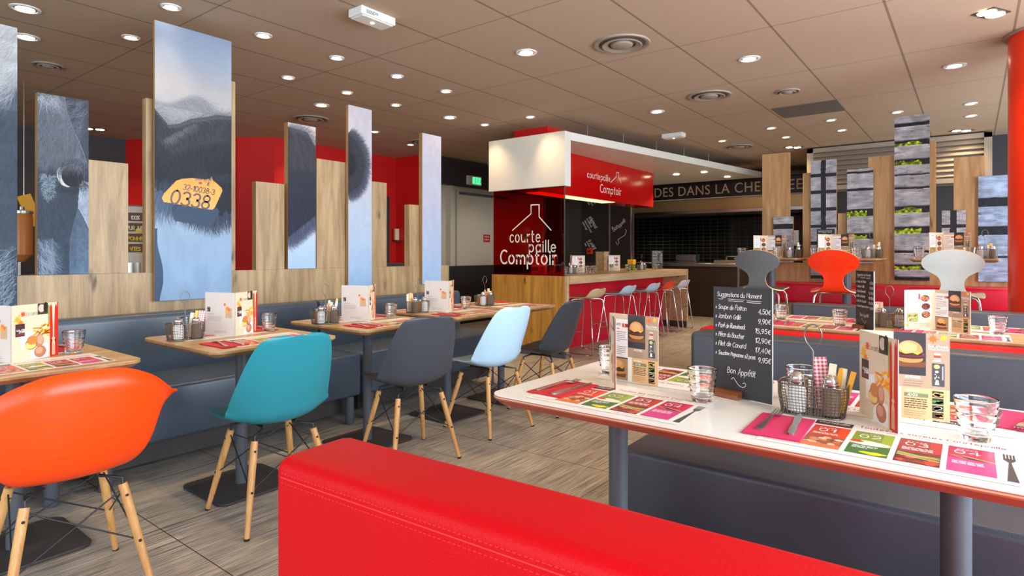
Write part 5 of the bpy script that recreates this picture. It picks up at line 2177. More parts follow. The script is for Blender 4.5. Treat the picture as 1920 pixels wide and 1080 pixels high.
# ================================================================== small things on the tables
def burger(P, cx, cy, s, lay=3, dark=True, rnd=random.Random(1)):
    P.poly([(cx - .62 * s, cy - .42 * s), (cx + .62 * s, cy - .36 * s), (cx + .55 * s, cy - .60 * s), (cx - .5 * s, cy - .62 * s)], rgb(120, 70, 44), lay)
    P.poly([(cx + .5 * s * math.cos(a), cy - .26 * s + .17 * s * math.sin(a)) for a in [PI + k * PI / 8 for k in range(9)]] + [(cx + .5 * s, cy - .18 * s), (cx - .5 * s, cy - .18 * s)], rgb(206, 140, 78), lay + 1)
    P.blob(cx, cy - .16 * s, .52 * s, .09 * s, rgb(70, 42, 28), lay + 2, rnd=rnd, j=.12)
    P.blob(cx, cy - .08 * s, .54 * s, .07 * s, rgb(110, 40, 70), lay + 3, rnd=rnd, j=.25)
    P.blob(cx + .02 * s, cy - .02 * s, .53 * s, .07 * s, rgb(104, 134, 52), lay + 3, rnd=rnd, j=.3)
    P.blob(cx, cy + .02 * s, .50 * s, .09 * s, rgb(86, 50, 32), lay + 4, rnd=rnd, j=.1)
    P.poly([(cx - .46 * s, cy + .08 * s), (cx + .46 * s, cy + .08 * s), (cx + .30 * s, cy - .06 * s), (cx + .12 * s, cy + .03 * s), (cx - .16 * s, cy - .04 * s), (cx - .3 * s, cy + .03 * s)], rgb(244, 186, 60), lay + 5)
    P.poly([(cx + .49 * s * math.cos(a), cy + .07 * s + .50 * s * math.sin(a) ** .85) for a in [k * PI / 16 for k in range(17)]], rgb(214, 152, 92), lay + 6)
    P.poly([(cx - .05 * s + .34 * s * math.cos(a), cy + .26 * s + .24 * s * math.sin(a)) for a in [k * 2 * PI / 16 for k in range(16)]], rgb(228, 178, 124), lay + 7)
    for _ in range(26):
        a = rnd.uniform(.15, PI - .15)
        r = rnd.uniform(.3, .95)
        P.ell(cx + .44 * s * math.cos(a) * r, cy + .10 * s + .44 * s * math.sin(a) * r, .012 * s, .009 * s, rgb(246, 226, 190), lay + 8, n=5)


def leaf(P, cx, cy, s, col, lay=4, rot=0):
    pts = []
    for k in range(16):
        r = s * (1.0 if k % 2 == 0 else .55) * (1.15 if k % 4 == 0 else .9)
        a = rot + 2 * PI * k / 16
        pts.append((cx + r * math.cos(a), cy + r * math.sin(a)))
    P.poly(pts, col, lay)


MWD, MHT = .195, .222


def cover_print(P, rnd):
    w, h = MWD, MHT
    P.rect(0, 0, w, h, rgb(222, 206, 178), 0)
    # photographs
    P.rect(.105, h - .045, .150, h, rgb(70, 60, 48), 1)
    P.ell(.122, h - .020, .014, .016, rgb(214, 190, 170), 2)
    P.ell(.140, h - .018, .010, .022, rgb(40, 34, 34), 3)
    P.rect(.150, h - .085, .162, h - .01, rgb(150, 160, 84), 1)
    for _ in range(16):
        a = rnd.uniform(-.5, .9)
        x, y = rnd.uniform(.080, .150), rnd.uniform(.085, .130)
        P.poly([(x, y), (x + .035 * math.cos(a), y + .035 * math.sin(a)), (x + .035 * math.cos(a) - .006 * math.sin(a), y + .035 * math.sin(a) + .006), (x - .006 * math.sin(a), y + .006)], [rgb(244, 160, 30), rgb(250, 184, 60), rgb(232, 136, 20)][rnd.randrange(3)], 2)
    P.poly([(.036, .048), (.085, .05), (.082, .118), (.036, .11)], rgb(240, 238, 236), 2)
    P.ell(.078, .062, .026, .022, rgb(196, 120, 60), 4)
    P.ell(.074, .058, .024, .014, rgb(240, 206, 120), 5)
    P.ell(.082, .078, .022, .018, rgb(204, 130, 62), 6)
    P.ell(.112, .072, .020, .026, rgb(196, 130, 100), 4)
    P.ell(.116, .076, .013, .018, rgb(222, 160, 132), 5)
    P.poly([(.075, .0), (.15, .0), (.15, .055), (.10, .060), (.078, .03)], rgb(238, 232, 230), 3)
    P.ell(.116, .028, .026, .024, rgb(186, 120, 92), 4)
    P.ell(.112, .033, .015, .014, rgb(214, 156, 124), 5)
    # red strip with two knives and a fork between them
    P.rect(.158, 0, .190, h, rgb(222, 206, 178), 6)
    P.rect(.190, 0, w, h, rgb(196, 30, 24), 6)
    kn = [(.158, 0), (.158, h - .02), (.163, h - .004), (.168, h - .02), (.171, h - .10), (.171, .08), (.166, .07), (.163, 0)]
    P.poly(kn, rgb(206, 36, 26), 7)
    P.poly([(.348 - x, y) for x, y in kn][::-1], rgb(206, 36, 26), 7)
    P.rect(.162, 0, .186, .07, rgb(206, 36, 26), 7)
    P.poly([(.1725, .10), (.1755, .10), (.178, .066), (.181, .055), (.181, .005), (.167, .005), (.167, .055), (.170, .066)], rgb(214, 190, 150), 8)
    for x in (.1705, .174, .1775):
        P.rect(x - .0006, .005, x + .0006, .050, rgb(206, 36, 26), 9)
    # leaves, black square, script title
    for (x, y, s, c) in ((.022, .165, .016, rgb(246, 170, 40)), (.036, .152, .013, rgb(240, 130, 30)), (.045, .185, .013, rgb(232, 84, 40)), (.030, .180, .008, rgb(250, 190, 70))):
        leaf(P, x, y, s, c, 4, x * 90)
    P.rect(.014, .098, .052, .148, rgb(62, 46, 52), 6)
    P.line([(.022, .132), (.033, .141), (.044, .132)], .0012, rgb(150, 40, 50), 7)
    P.text('courte', .019, .120, .0055, .0014, rgb(240, 236, 230), 7, gap=.25)
    P.text('paille', .029, .113, .0055, .0014, rgb(240, 236, 230), 7, gap=.25)
    P.text('Comptoir', .018, .104, .0040, .0009, rgb(190, 50, 60), 7, gap=.2)
    P.fit('La carte', .058, .104, .178, .0095, .0010, rgb(80, 66, 52), 4, gap=.35, slant=.25)
    P.fit('AUTOMNE', .062, .148, .150, .0125, .0010, rgb(238, 226, 204), 4, gap=.5)


def back_print(P, rnd):
    w, h = MWD, MHT
    P.rect(0, 0, w, h, rgb(214, 206, 200), 0)
    P.rect(.014, .122, .034, .146, rgb(52, 40, 40), 1)
    P.text('c', .018, .128, .005, .0012, rgb(230, 220, 210), 2)
    P.line([(.018, .138), (.024, .143), (.030, .138)], .001, rgb(220, 200, 190), 2)
    P.rect(.135, .092, .176, .142, rgb(198, 166, 130), 1)
    for (x, y, s, c) in ((.130, .160, .010, rgb(232, 96, 40)), (.148, .140, .014, rgb(240, 130, 40)), (.140, .128, .012, rgb(246, 176, 50)), (.160, .134, .010, rgb(232, 110, 40))):
        leaf(P, x, y, s, c, 3, x * 70)
    g = rgb(140, 134, 130)
    P.lines(.016, .108, .062, 1, .006, .0022, g, 1, rnd)
    P.lines(.016, .096, .10, 4, .0065, .0016, g, 1, rnd)
    P.lines(.062, .022, .085, 2, .007, .0018, g, 1, rnd)


def inside_right(P, rnd):
    """two columns of text and pictures"""
    w, h = MWD, MHT
    tan = rgb(176, 150, 128)
    P.rect(0, 0, w, h, tan, 0)
    # white column with text
    P.rect(0, 0, .075, h - .018, rgb(244, 242, 244), 1)
    P.rect(0, h - .018, .075, h, rgb(206, 190, 168), 1)
    P.fit('BURGERS', .006, .046, .182, .0048, .0012, rgb(90, 90, 96), 2, gap=.5)
    P.rect(.052, .178, .075, .190, rgb(180, 34, 44), 2)
    P.text('13', .057, .181, .0045, .0014, rgb(244, 240, 236), 3, gap=.25)
    P.lines(.004, .170, .045, 1, .006, .0032, rgb(90, 90, 96), 2, rnd)
    P.lines(.004, .160, .066, 6, .0062, .0020, rgb(120, 120, 130), 2, rnd)
    P.lines(.004, .118, .040, 1, .006, .0032, rgb(90, 90, 96), 2, rnd)
    P.lines(.004, .110, .066, 5, .0062, .0020, rgb(120, 120, 130), 2, rnd)
    P.rect(0, .072, .075, .076, rgb(70, 62, 60), 2)
    P.rect(0, 0, .075, .072, rgb(176, 140, 110), 2)
    burger(P, .036, .040, .052, 3, rnd=rnd)
    # dark photograph of a burger
    P.rect(.075, .112, .145, h, rgb(52, 50, 56), 1)
    burger(P, .110, .168, .058, 2, rnd=rnd)
    P.rect(.075, 0, .092, .080, rgb(240, 240, 240), 1)
    P.rect(.092, 0, w, .080, rgb(222, 180, 134), 2)
    P.text('AUX ENVIES', .100, .104, .0036, .0011, rgb(250, 246, 240), 2, gap=.2)
    P.lines(.096, .096, .045, 3, .006, .0014, rgb(130, 104, 84), 2, rnd)
    P.rect(.098, .056, .150, .066, rgb(124, 134, 96), 3)
    P.text('AU CHOIX', .106, .0585, .0033, .0009, rgb(246, 246, 236), 4, gap=.2)
    P.lines(.100, .070, .046, 1, .006, .003, rgb(252, 244, 230), 3, rnd)
    P.lines(.098, .049, .052, 5, .0055, .0026, rgb(84, 70, 54), 3, rnd)
    P.lines(.098, .019, .050, 3, .0055, .0014, rgb(186, 90, 60), 3, rnd)
    for k, cols in enumerate(((rgb(240, 180, 60), rgb(250, 206, 110)), (rgb(40, 110, 50), rgb(80, 150, 70)), (rgb(240, 240, 232), rgb(210, 200, 190)), (rgb(226, 130, 40), rgb(244, 170, 70)))):
        y0 = .060 - .018 * k
        P.rect(.158, y0, .182, y0 + .0155, rgb(60, 56, 46), 3)
        for _ in range(7):
            P.blob(rnd.uniform(.163, .178), y0 + rnd.uniform(.004, .010), .006, .003, cols[rnd.randrange(2)], 4, n=6, rnd=rnd)
    leaf(P, .160, .208, .012, rgb(238, 110, 40), 4)
    leaf(P, .182, .212, .010, rgb(248, 190, 50), 4, .6)
    P.fit('Bouchees', .150, .190, .186, .0050, .0011, rgb(252, 250, 244), 4, gap=.5)
    P.fit('COURTEPAILLE', .150, .192, .1795, .0024, .0006, rgb(252, 250, 244), 4, gap=.5)
    P.rect(.162, .156, .176, .172, rgb(236, 206, 190), 4)
    P.rect(.162, .160, .176, .167, rgb(170, 84, 64), 5)
    P.poly([(.158, .150), (.178, .152), (.176, .155), (.160, .154)], rgb(230, 220, 206), 4)
    P.rect(.158, .088, .184, .146, rgb(74, 72, 76), 4)
    P.ell(.168, .138, .0065, .0055, rgb(190, 210, 130), 5)
    P.ell(.168, .125, .004, .003, rgb(240, 226, 180), 5)
    for _ in range(7):
        P.ell(rnd.uniform(.164, .173), rnd.uniform(.106, .120), .0014, .0014, rgb(240, 240, 236), 5, n=5)
    P.poly([(.164, .092), (.173, .092), (.171, .104), (.166, .104)], rgb(240, 240, 240), 5)
    P.rect(.179, .105, .1815, .140, rgb(170, 180, 190), 5)


def inside_left(P, rnd):
    w, h = MWD, MHT
    P.rect(0, 0, w, h, rgb(216, 196, 164), 0)
    P.rect(.012, .10, .085, .205, rgb(244, 242, 244), 1)
    P.text('ENTREES', .018, .190, .0055, .0014, rgb(150, 40, 50), 2, gap=.22)
    P.lines(.018, .180, .060, 10, .0072, .002, rgb(120, 120, 130), 2, rnd)
    P.rect(.088, .17, .100, .20, rgb(190, 36, 46), 2)
    for (x, y, c) in ((.130, .175, rgb(220, 120, 70)), (.135, .130, rgb(120, 60, 44)), (.135, .085, rgb(222, 130, 90))):
        P.rect(x - .032, y - .022, x + .034, y + .022, rgb(236, 228, 220), 1)
        P.ell(x, y, .028, .019, rgb(90, 60, 50), 2)
        for _ in range(12):
            P.blob(x + rnd.uniform(-.018, .018), y + rnd.uniform(-.011, .011), .007, .005, c, 3, n=7, rnd=rnd)
    P.rect(.012, .045, .085, .095, rgb(130, 150, 80), 1)
    for _ in range(30):
        P.blob(rnd.uniform(.02, .078), rnd.uniform(.052, .088), .007, .004, [rgb(214, 110, 60), rgb(150, 170, 80), rgb(222, 190, 120)][rnd.randrange(3)], 2, n=7, rnd=rnd)
    P.lines(.018, .036, .15, 5, .0065, .002, rgb(110, 90, 74), 2, rnd)
    leaf(P, .018, .03, .012, rgb(240, 150, 40), 4)


def leaf_mesh(name, outer, inner):
    """one stiff card leaf printed on both faces; outer face towards +z, inner towards -z"""
    rnd = random.Random(11)
    a = Print()
    a.z0 = .0009
    outer(a, rnd)
    b = Print()
    b.z0 = .0009
    b.flip = True
    b.ox = -MWD
    inner(b, rnd)
    e = Print()
    for x0, x1, y0, y1 in ((0, MWD, 0, 0), (0, MWD, MHT, MHT), (0, 0, 0, MHT), (MWD, MWD, 0, MHT)):
        o = len(e.v)
        e.v += [(x0, y0, -.0009), (x1, y1, -.0009), (x1, y1, .0009), (x0, y0, .0009)]
        e.f.append((o, o + 1, o + 2, o + 3))
        e.c.append(lin(rgb(200, 186, 168)))
    # flipped face is laid out mirrored so that it reads correctly from behind
    return join_prints(name, [a, b, e])


front_me = leaf_mesh('front_cover', cover_print, inside_left)
back_me = leaf_mesh('back_cover', back_print, inside_right)


def menu(label, spine, a, b, z=.7505, s=1.0, group='folded menu cards on the tables'):
    """spine, free end of the front cover, free end of the back cover (table coordinates)"""
    t = thing('menu_card', label, 'menu', (spine[0], spine[1], z), 0, group)
    t.scale = (s, s, s)
    av = Vector((a[0] - spine[0], a[1] - spine[1], 0)).normalized()
    bv = Vector((b[0] - spine[0], b[1] - spine[1], 0)).normalized()
    for nm, me, xd, org in (('front_cover', front_me, av, Vector((0, 0, 0))), ('back_cover', back_me, -bv, bv * MWD)):
        o = part(nm, me, 'print', t)
        n = Vector((xd.y, -xd.x, 0))
        o.matrix_local = Matrix(((xd.x, 0, n.x, org.x + n.x * .0015), (xd.y, 0, n.y, org.y + n.y * .0015), (0, 1, 0, 0), (0, 0, 0, 1)))
    return t


def menu_dir(label, spine, da, db, z=.7505, s=1.0):
    """same with headings in degrees"""
    f = lambda d: (spine[0] + math.cos(math.radians(d)), spine[1] + math.sin(math.radians(d)))
    return menu(label, spine, f(da), f(db), z, s)


menu('open menu card on the white table, left one, showing two burgers', (-.985, 1.835), (-.84, 1.62), (-.733, 1.786))
menu('open menu card on the white table, right one, red cutlery cover forward', (-.237, 1.845), (-.13, 1.668), (-.025, 1.872))
menu('menu card on the table by the orange armchair', (-2.946, .655), (-3.04, .835), (-3.12, .60))
menu('menu card on the table by the teal chair', (-2.985, 1.563), (-3.078, 1.73), (-3.16, 1.505))
menu('menu card on the table by the charcoal chair', (-2.970, 2.405), (-3.085, 2.55), (-3.14, 2.345))
menu('menu card on the table by the pale blue chair', (-2.99, 3.145), (-3.085, 3.29), (-3.165, 3.09))
menu('menu card on the second row oak table before the white chair', (-.160, 4.06), (-.28, 3.93), (-.03, 3.96))
for x, lb in ((-1.56, 'menu card on the high table behind the grey oval-backed chair'), (-.98, 'menu card on the high table behind the orange oval-backed chair'), (-.13, 'menu card on the high table behind the white oval-backed chair')):
    menu(lb, (x - .06, 6.33), (x - .16, 6.15), (x + .12, 6.27), z=1.1255)
for x, y, da, db, lb in ((-4.02, 5.92, 140, 30, 'menu card nearest the red glass on the bar counter'), (-4.05, 6.85, 150, 35, 'second menu card along the bar counter'), (-4.05, 7.85, 150, 35, 'farthest menu card along the bar counter')):
    menu_dir(lb, (x, y), da + 90, db + 180, z=.9145)


# ---------------------------------------------------------------- placemats
def mat_mesh():
    P = Print()
    rnd = random.Random(4)
    w, h = .47, .315
    P.z0 = .0004
    P.rect(0, 0, w, h, rgb(238, 234, 228), 0)
    x0 = .086
    cols = [(rgb(206, 62, 34), rgb(214, 110, 60), '01'), (rgb(132, 150, 50), rgb(66, 112, 56), '02'), (rgb(164, 36, 40), rgb(120, 30, 32), '03'), (rgb(188, 32, 74), rgb(214, 60, 130), '04')]
    for k, (c1, c2, s) in enumerate(cols):
        a = x0 + k * .0895
        P.rect(a, .025, a + .079, .212, c1, 1)
        P.rect(a + .058, .120, a + .079, .212, tuple(min(1, v * 1.18) for v in c1), 2)
        white = rgb(246, 240, 236)
        P.text(s, a + .033, .160, .0155, .0028, white, 3, gap=.45, align='c', narrow=1.2)
        P.text('ETAPE', a + .033, .1895, .0036, .0010, white, 3, gap=.7, align='c', narrow=1.3)
        if k == 0:
            P.lines(a + .008, .143, .055, 2, .008, .0040, white, 3, rnd)
            P.rect(a, .025, a + .079, .120, rgb(150, 84, 56), 2)
            for _ in range(26):
                P.blob(a + rnd.uniform(.008, .070), rnd.uniform(.034, .112), .009, .008, [rgb(70, 44, 34), rgb(206, 140, 110), rgb(222, 120, 60), rgb(196, 90, 50), rgb(226, 196, 170)][rnd.randrange(5)], 3, n=8, rnd=rnd)
            P.rect(a, .025, a + .079, .052, rgb(226, 116, 62), 4)
        elif k == 1:
            P.blob(a + .040, .118, .036, .018, rgb(240, 232, 214), 3, rnd=rnd)
            P.blob(a + .012, .125, .012, .012, rgb(206, 70, 40), 4, rnd=rnd)
            P.rect(a, .025, a + .079, .100, c2, 2)
            P.lines(a + .008, .088, .050, 3, .008, .0036, white, 4, rnd)
            P.blob(a + .052, .042, .024, .011, rgb(236, 222, 30), 4, rnd=rnd)
        elif k == 2:
            P.lines(a + .008, .140, .060, 3, .008, .0036, white, 3, rnd)
            P.rect(a, .025, a + .079, .108, rgb(96, 40, 36), 2)
            for _ in range(26):
                P.blob(a + rnd.uniform(.008, .070), rnd.uniform(.034, .085), .010, .007, [rgb(206, 44, 30), rgb(180, 34, 28), rgb(120, 30, 28), rgb(222, 80, 60)][rnd.randrange(4)], 3, n=8, rnd=rnd)
            for j in range(4):
                P.line([(a + .004, .100 - j * .007), (a + .04, .088 - j * .006), (a + .076, .092 - j * .010)], .004, [rgb(150, 170, 60), rgb(206, 214, 140)][j % 2], 4)
        else:
            P.rect(a, .025, a + .079, .122, c2, 2)
            P.poly([(a, .142), (a + .03, .124), (a + .079, .118), (a + .079, .128), (a + .04, .142)], rgb(206, 150, 96), 3)
            P.poly([(a + .01, .142), (a + .035, .124), (a + .079, .118), (a + .04, .135)], rgb(70, 40, 40), 4)
            P.lines(a + .008, .100, .055, 3, .008, .0036, white, 3, rnd)
    P.rect(x0 - .004, .222, x0 + .078, .262, rgb(58, 46, 42), 1)
    P.fit('courtepaille', x0 + .004, x0 + .070, .243, .0080, .0015, rgb(240, 234, 228), 2, gap=.55)
    P.text('comptoir', x0 + .037, .229, .0070, .0014, rgb(180, 50, 50), 2, gap=.3, align='c', narrow=1.0)
    P.fit('Toutes les saveurs Courtepaille.', x0 + .092, x0 + .372, .245, .0108, .0021, rgb(176, 34, 46), 2, gap=.55)
    P.text('dans votre assiette', x0 + .150, .2265, .0080, .0012, rgb(170, 160, 152), 2, gap=.4, narrow=.9)
    P.rect(.01, .270, w - .01, .2712, rgb(216, 208, 200), 1)
    P.rect(.012, .018, .090, .0205, rgb(196, 40, 60), 1)
    P.lines(x0 + .20, .012, .14, 1, .006, .0026, rgb(190, 120, 130), 1, rnd)
    # printed fork at the right
    g = rgb(74, 78, 80)
    P.poly([(.448, .020), (.466, .020), (.459, .150), (.455, .150)], g, 2)
    P.poly([(.455, .148), (.459, .148), (.467, .166), (.467, .178), (.447, .178), (.447, .166)], g, 2)
    for j in range(4):
        xx = .4472 + j * .0053
        P.rect(xx, .176, xx + .0034, .210, g, 2)
    return P.mesh('placemat')


mat_me = mat_mesh()
mat_n = [0]


def placemat(label, cx, cy, deg, z=.7505, s=1.0):
    o = part('placemat', mat_me, 'print', None)
    tag(o, label, 'placemat', 'printed paper placemats')
    r = math.radians(deg)
    dx, dy = -.235 * s, -.1575 * s
    o.location = (cx + dx * math.cos(r) - dy * math.sin(r), cy + dx * math.sin(r) + dy * math.cos(r), z)
    o.rotation_euler = (0, 0, r)
    o.scale = (s, s, 1)
    return o


# ---------------------------------------------------------------- napkins and cutlery
def napkin_mesh():
    P = []
    rnd = random.Random(2)
    mb = MB()
    for k, (dx, dy, w) in enumerate(((0, 0, .128), (.001, .001, .126))):
        z = .0012 + .0016 * k
        mb.box(-w / 2 + dx, w / 2 + dx, -.105 + dy, .105 + dy, z, z + .0012)
    return finish(mb.mesh('napkin'), None, .0)


nap_me = napkin_mesh()
nap_pink = nap_me.copy()


def napkin(label, x, y, deg, pink=False, z=.7507):
    o = part('napkin', nap_pink if pink else nap_me, 'napkin_pink' if pink else 'napkin_red', None)
    tag(o, label, 'napkin', 'folded paper napkins')
    o.location = (x, y, z)
    o.rotation_euler = (0, 0, math.radians(deg))
    return o


def sweep(rows, thick):
    """flat cutlery: rows of (y, half width, z)"""
    vs, fs = [], []
    for y, w, z in rows:
        vs += [(-w, y, z), (w, y, z), (w, y, z + thick), (-w, y, z + thick)]
    n = len(rows)
    for i in range(n - 1):
        a, b = i * 4, i * 4 + 4
        for j in range(4):
            fs.append((a + j, a + (j + 1) % 4, b + (j + 1) % 4, b + j))
    fs += [(3, 2, 1, 0), tuple((n - 1) * 4 + j for j in range(4))]
    return vs, fs


def fork_mesh():
    mb = MB()
    mb.add(*sweep([(-.10, .006, .001), (-.095, .0085, .001), (-.06, .0068, .002), (-.01, .004, .005), (.02, .0032, .008), (.035, .0045, .008), (.045, .0105, .006), (.058, .0125, .0035)], .0022))
    for k in range(4):
        x = -.0105 + k * .007
        v, f = sweep([(.056, .0022, .0035), (.075, .0018, .003), (.095, .0012, .007)], .0018)
        mb.add([(a + x, b, c) for a, b, c in v], f)
    return finish(mb.mesh('fork'), 60)


def knife_mesh():
    mb = MB()
    mb.add(*sweep([(-.105, .004, .0005), (-.10, .0075, .0005), (-.06, .0085, .0005), (-.02, .0065, .0005), (-.005, .006, .0005)], .0045))
    v, f = sweep([(-.006, .007, .0012), (.03, .0085, .0012), (.07, .0082, .0012), (.092, .005, .0012), (.103, .0006, .0012)], .0016)
    mb.add(v, f)
    return finish(mb.mesh('knife'), 50)


fork_me = fork_mesh()
knife_me = knife_mesh()


def cutlery(where, x, y, deg, z=.7545, spread=.030):
    r = math.radians(deg)
    for nm, me, k, lb in (('fork', fork_me, -1, 'steel fork lying on '), ('knife', knife_me, 1, 'steel knife lying on ')):
        o = part(nm, me, 'steel', None)
        tag(o, lb + where, nm, 'cutlery on the tables')
        dx = k * spread
        o.location = (x + dx * math.cos(r), y + dx * math.sin(r), z)
        o.rotation_euler = (0, 0, r + k * .06)


# ---------------------------------------------------------------- tumblers
def tumbler_mesh():
    H = .094
    out = [(.004, 0), (.0285, .0), (.0305, .002)]
    for k in range(1, 25):
        t = k / 24
        z = .004 + (H - .004) * t
        r = .0305 + .0120 * t ** .9
        if .10 < t < .80:
            r += .0007 * math.sin(t * 2 * PI * 5.5)
        out.append((r, z))
    inn = []
    for k in range(24, -1, -1):
        t = k / 24
        z = .014 + (H - .0145) * t
        r = .0270 + .0137 * t ** .9
        inn.append((r, z))
    prof = out + [(out[-1][0] - .0009, H + .0006)] + inn + [(.004, .0125)]
    return finish(MB().lathe(prof, 40).mesh('tumbler'), 70)


tum = tumbler_mesh()


def tumbler(label, x, y, z=.7515):
    o = part('tumbler', tum, 'glass', None)
    tag(o, label, 'glass', 'ridged glass tumblers')
    o.location = (x, y, z)
    return o


# ---------------------------------------------------------------- condiment caddy
def caddy_parts():
    L, W_, H = .165, .105, .078
    n = 10

    def loop(z, s):
        return [(x * s, y * s, z) for x, y in rrect(L, W_, .032, 5)]
    mb = MB()
    for k in range(n + 1):
        t = k / n
        s = .90 + .10 * min(1, t * 1.6)
        mb.tube(loop(.003 + H * t, s), .00085, 4, closed=True)
    ring = rrect(L, W_, .032, 5)
    dense = []
    for i in range(len(ring)):
        a, b = ring[i], ring[(i + 1) % len(ring)]
        d = math.hypot(b[0] - a[0], b[1] - a[1])
        m = max(1, int(d / .0075))
        for j in range(m):
            dense.append((a[0] + (b[0] - a[0]) * j / m, a[1] + (b[1] - a[1]) * j / m))
    for x, y in dense:
        mb.tube([(x * .9, y * .9, .003), (x, y, .003 + H * .62), (x, y, .003 + H)], .0008, 4)
    basket = finish(mb.mesh('basket'), 60)
    rim = MB()
    rim.tube(loop(.003 + H, 1.0), .0022, 8, closed=True)
    rim.tube(loop(.003, .90), .002, 8, closed=True)
    # floor wires
    for k in range(-9, 10):
        y = k * .0045
        rim.tube([(-.07, y, .003), (.07, y, .003)], .0008, 4)
    # inner divider
    rim.tube([(0, -W_ / 2, H), (0, -W_ / 2 * .9, .004), (0, W_ / 2 * .9, .004), (0, W_ / 2, H)], .0018, 6)
    rm = finish(rim.mesh('rim'), 60)
    hd_ = MB()
    pts = [(0, 0, .004), (0, 0, .165)]
    pts += [(-.004, 0, .172)] + [(.021 * math.sin(math.radians(a)), 0, .207 - .030 * math.cos(math.radians(a))) for a in range(-30, -331, -20)]
    hd_.tube(pts, .0019, 8)
    return basket, rm, finish(hd_.mesh('handle'), 60)


cad_b, cad_r, cad_h = caddy_parts()


def shaker_meshes():
    body = finish(MB().lathe([(.019, .001), (.0225, .004), (.0225, .060), (.019, .070), (.017, .074)], 10).mesh('body'), 30)
    fill = None
    cap = finish(MB().lathe([(.0175, .072), (.0205, .074), (.0205, .083), (.0175, .085), (.0188, .088), (.0170, .097), (.0110, .104), (.003, .107)], 24).mesh('cap'), 50)
    return body, cap


sh_b, sh_c = shaker_meshes()
sh_salt = sh_b
sh_pep = sh_b.copy()
cap_n = [0]


def caddy(where, x, y, deg, z=.7508, flip=1, full=True, seed=1, short=None):
    """wire caddy and everything standing in it; where = where it stands"""
    short = short or where
    rnd = random.Random(seed)
    t = thing('condiment_caddy', 'wire mesh condiment caddy ' + where, 'caddy', (x, y, z), math.radians(deg), 'wire condiment caddies')
    part('basket', cad_b, 'basket', t)
    part('rim', cad_r, 'basket', t)
    part('handle', cad_h, 'basket', t)
    r = math.radians(deg)
    fz = z + .0045

    def W(a, b):
        return (x + a * math.cos(r) - b * math.sin(r), y + a * math.sin(r) + b * math.cos(r))
    for nm, k, bm_, m, lb in (('salt_shaker', -1, sh_salt, 'salt', 'salt shaker in the caddy '), ('pepper_shaker', 1, sh_pep, 'pepper', 'pepper shaker in the caddy ')):
        px, py = W(k * .040 * flip + .004, -.020)
        s = thing(nm, lb + where, 'shaker', (px, py, fz), 0, None)
        part('body', bm_, m, s)
        part('cap', sh_c, 'chrome', s)
    if full:
        jx, jy = W(-.035 * flip, .024)
        j = thing('sauce_jar', 'small lidded jar in the caddy ' + where, 'jar', (jx, jy, fz), 0, None)
        part('body', MB().lathe([(.018, .001), (.020, .004), (.020, .068)], 16), 'honey', j, smooth=40)
        part('lid', MB().lathe([(.0205, .0685), (.0205, .082), (.018, .084)], 16), 'steel', j, smooth=40)
    # sugar sticks
    for k in range(6 if full else 4):
        m = ['sugar_paper', 'sugar_yellow', 'sugar_red', 'sugar_paper', 'sugar_yellow', 'sugar_paper'][(k + seed) % 6]
        nmz = {'sugar_paper': 'cream', 'sugar_yellow': 'yellow', 'sugar_red': 'checked'}[m]
        od = ['first', 'second', 'third', 'fourth', 'fifth', 'sixth'][k]
        wd = .034 if m == 'sugar_red' else rnd.uniform(.013, .020)
        hh = rnd.uniform(.100, .140)
        a, b = .022 + .009 * k, .012 + rnd.uniform(0, .022)
        px, py = W(a * flip * 1.0, b)
        mb = MB().box(-wd / 2, wd / 2, -.002, .002, 0, hh)
        o = part('sugar_sachet', mb, m, None, bevel=.0008, seg=1)
        tag(o, od + ' sachet from the handle, ' + nmz + ', caddy ' + short, 'sachet', 'sachets in the caddy ' + short)
        o.location = (px, py, fz + .003)
        o.rotation_euler = (rnd.uniform(-.14, .05), rnd.uniform(-.16, .16) + .08 * flip, r + rnd.uniform(-.5, .5))
    return t


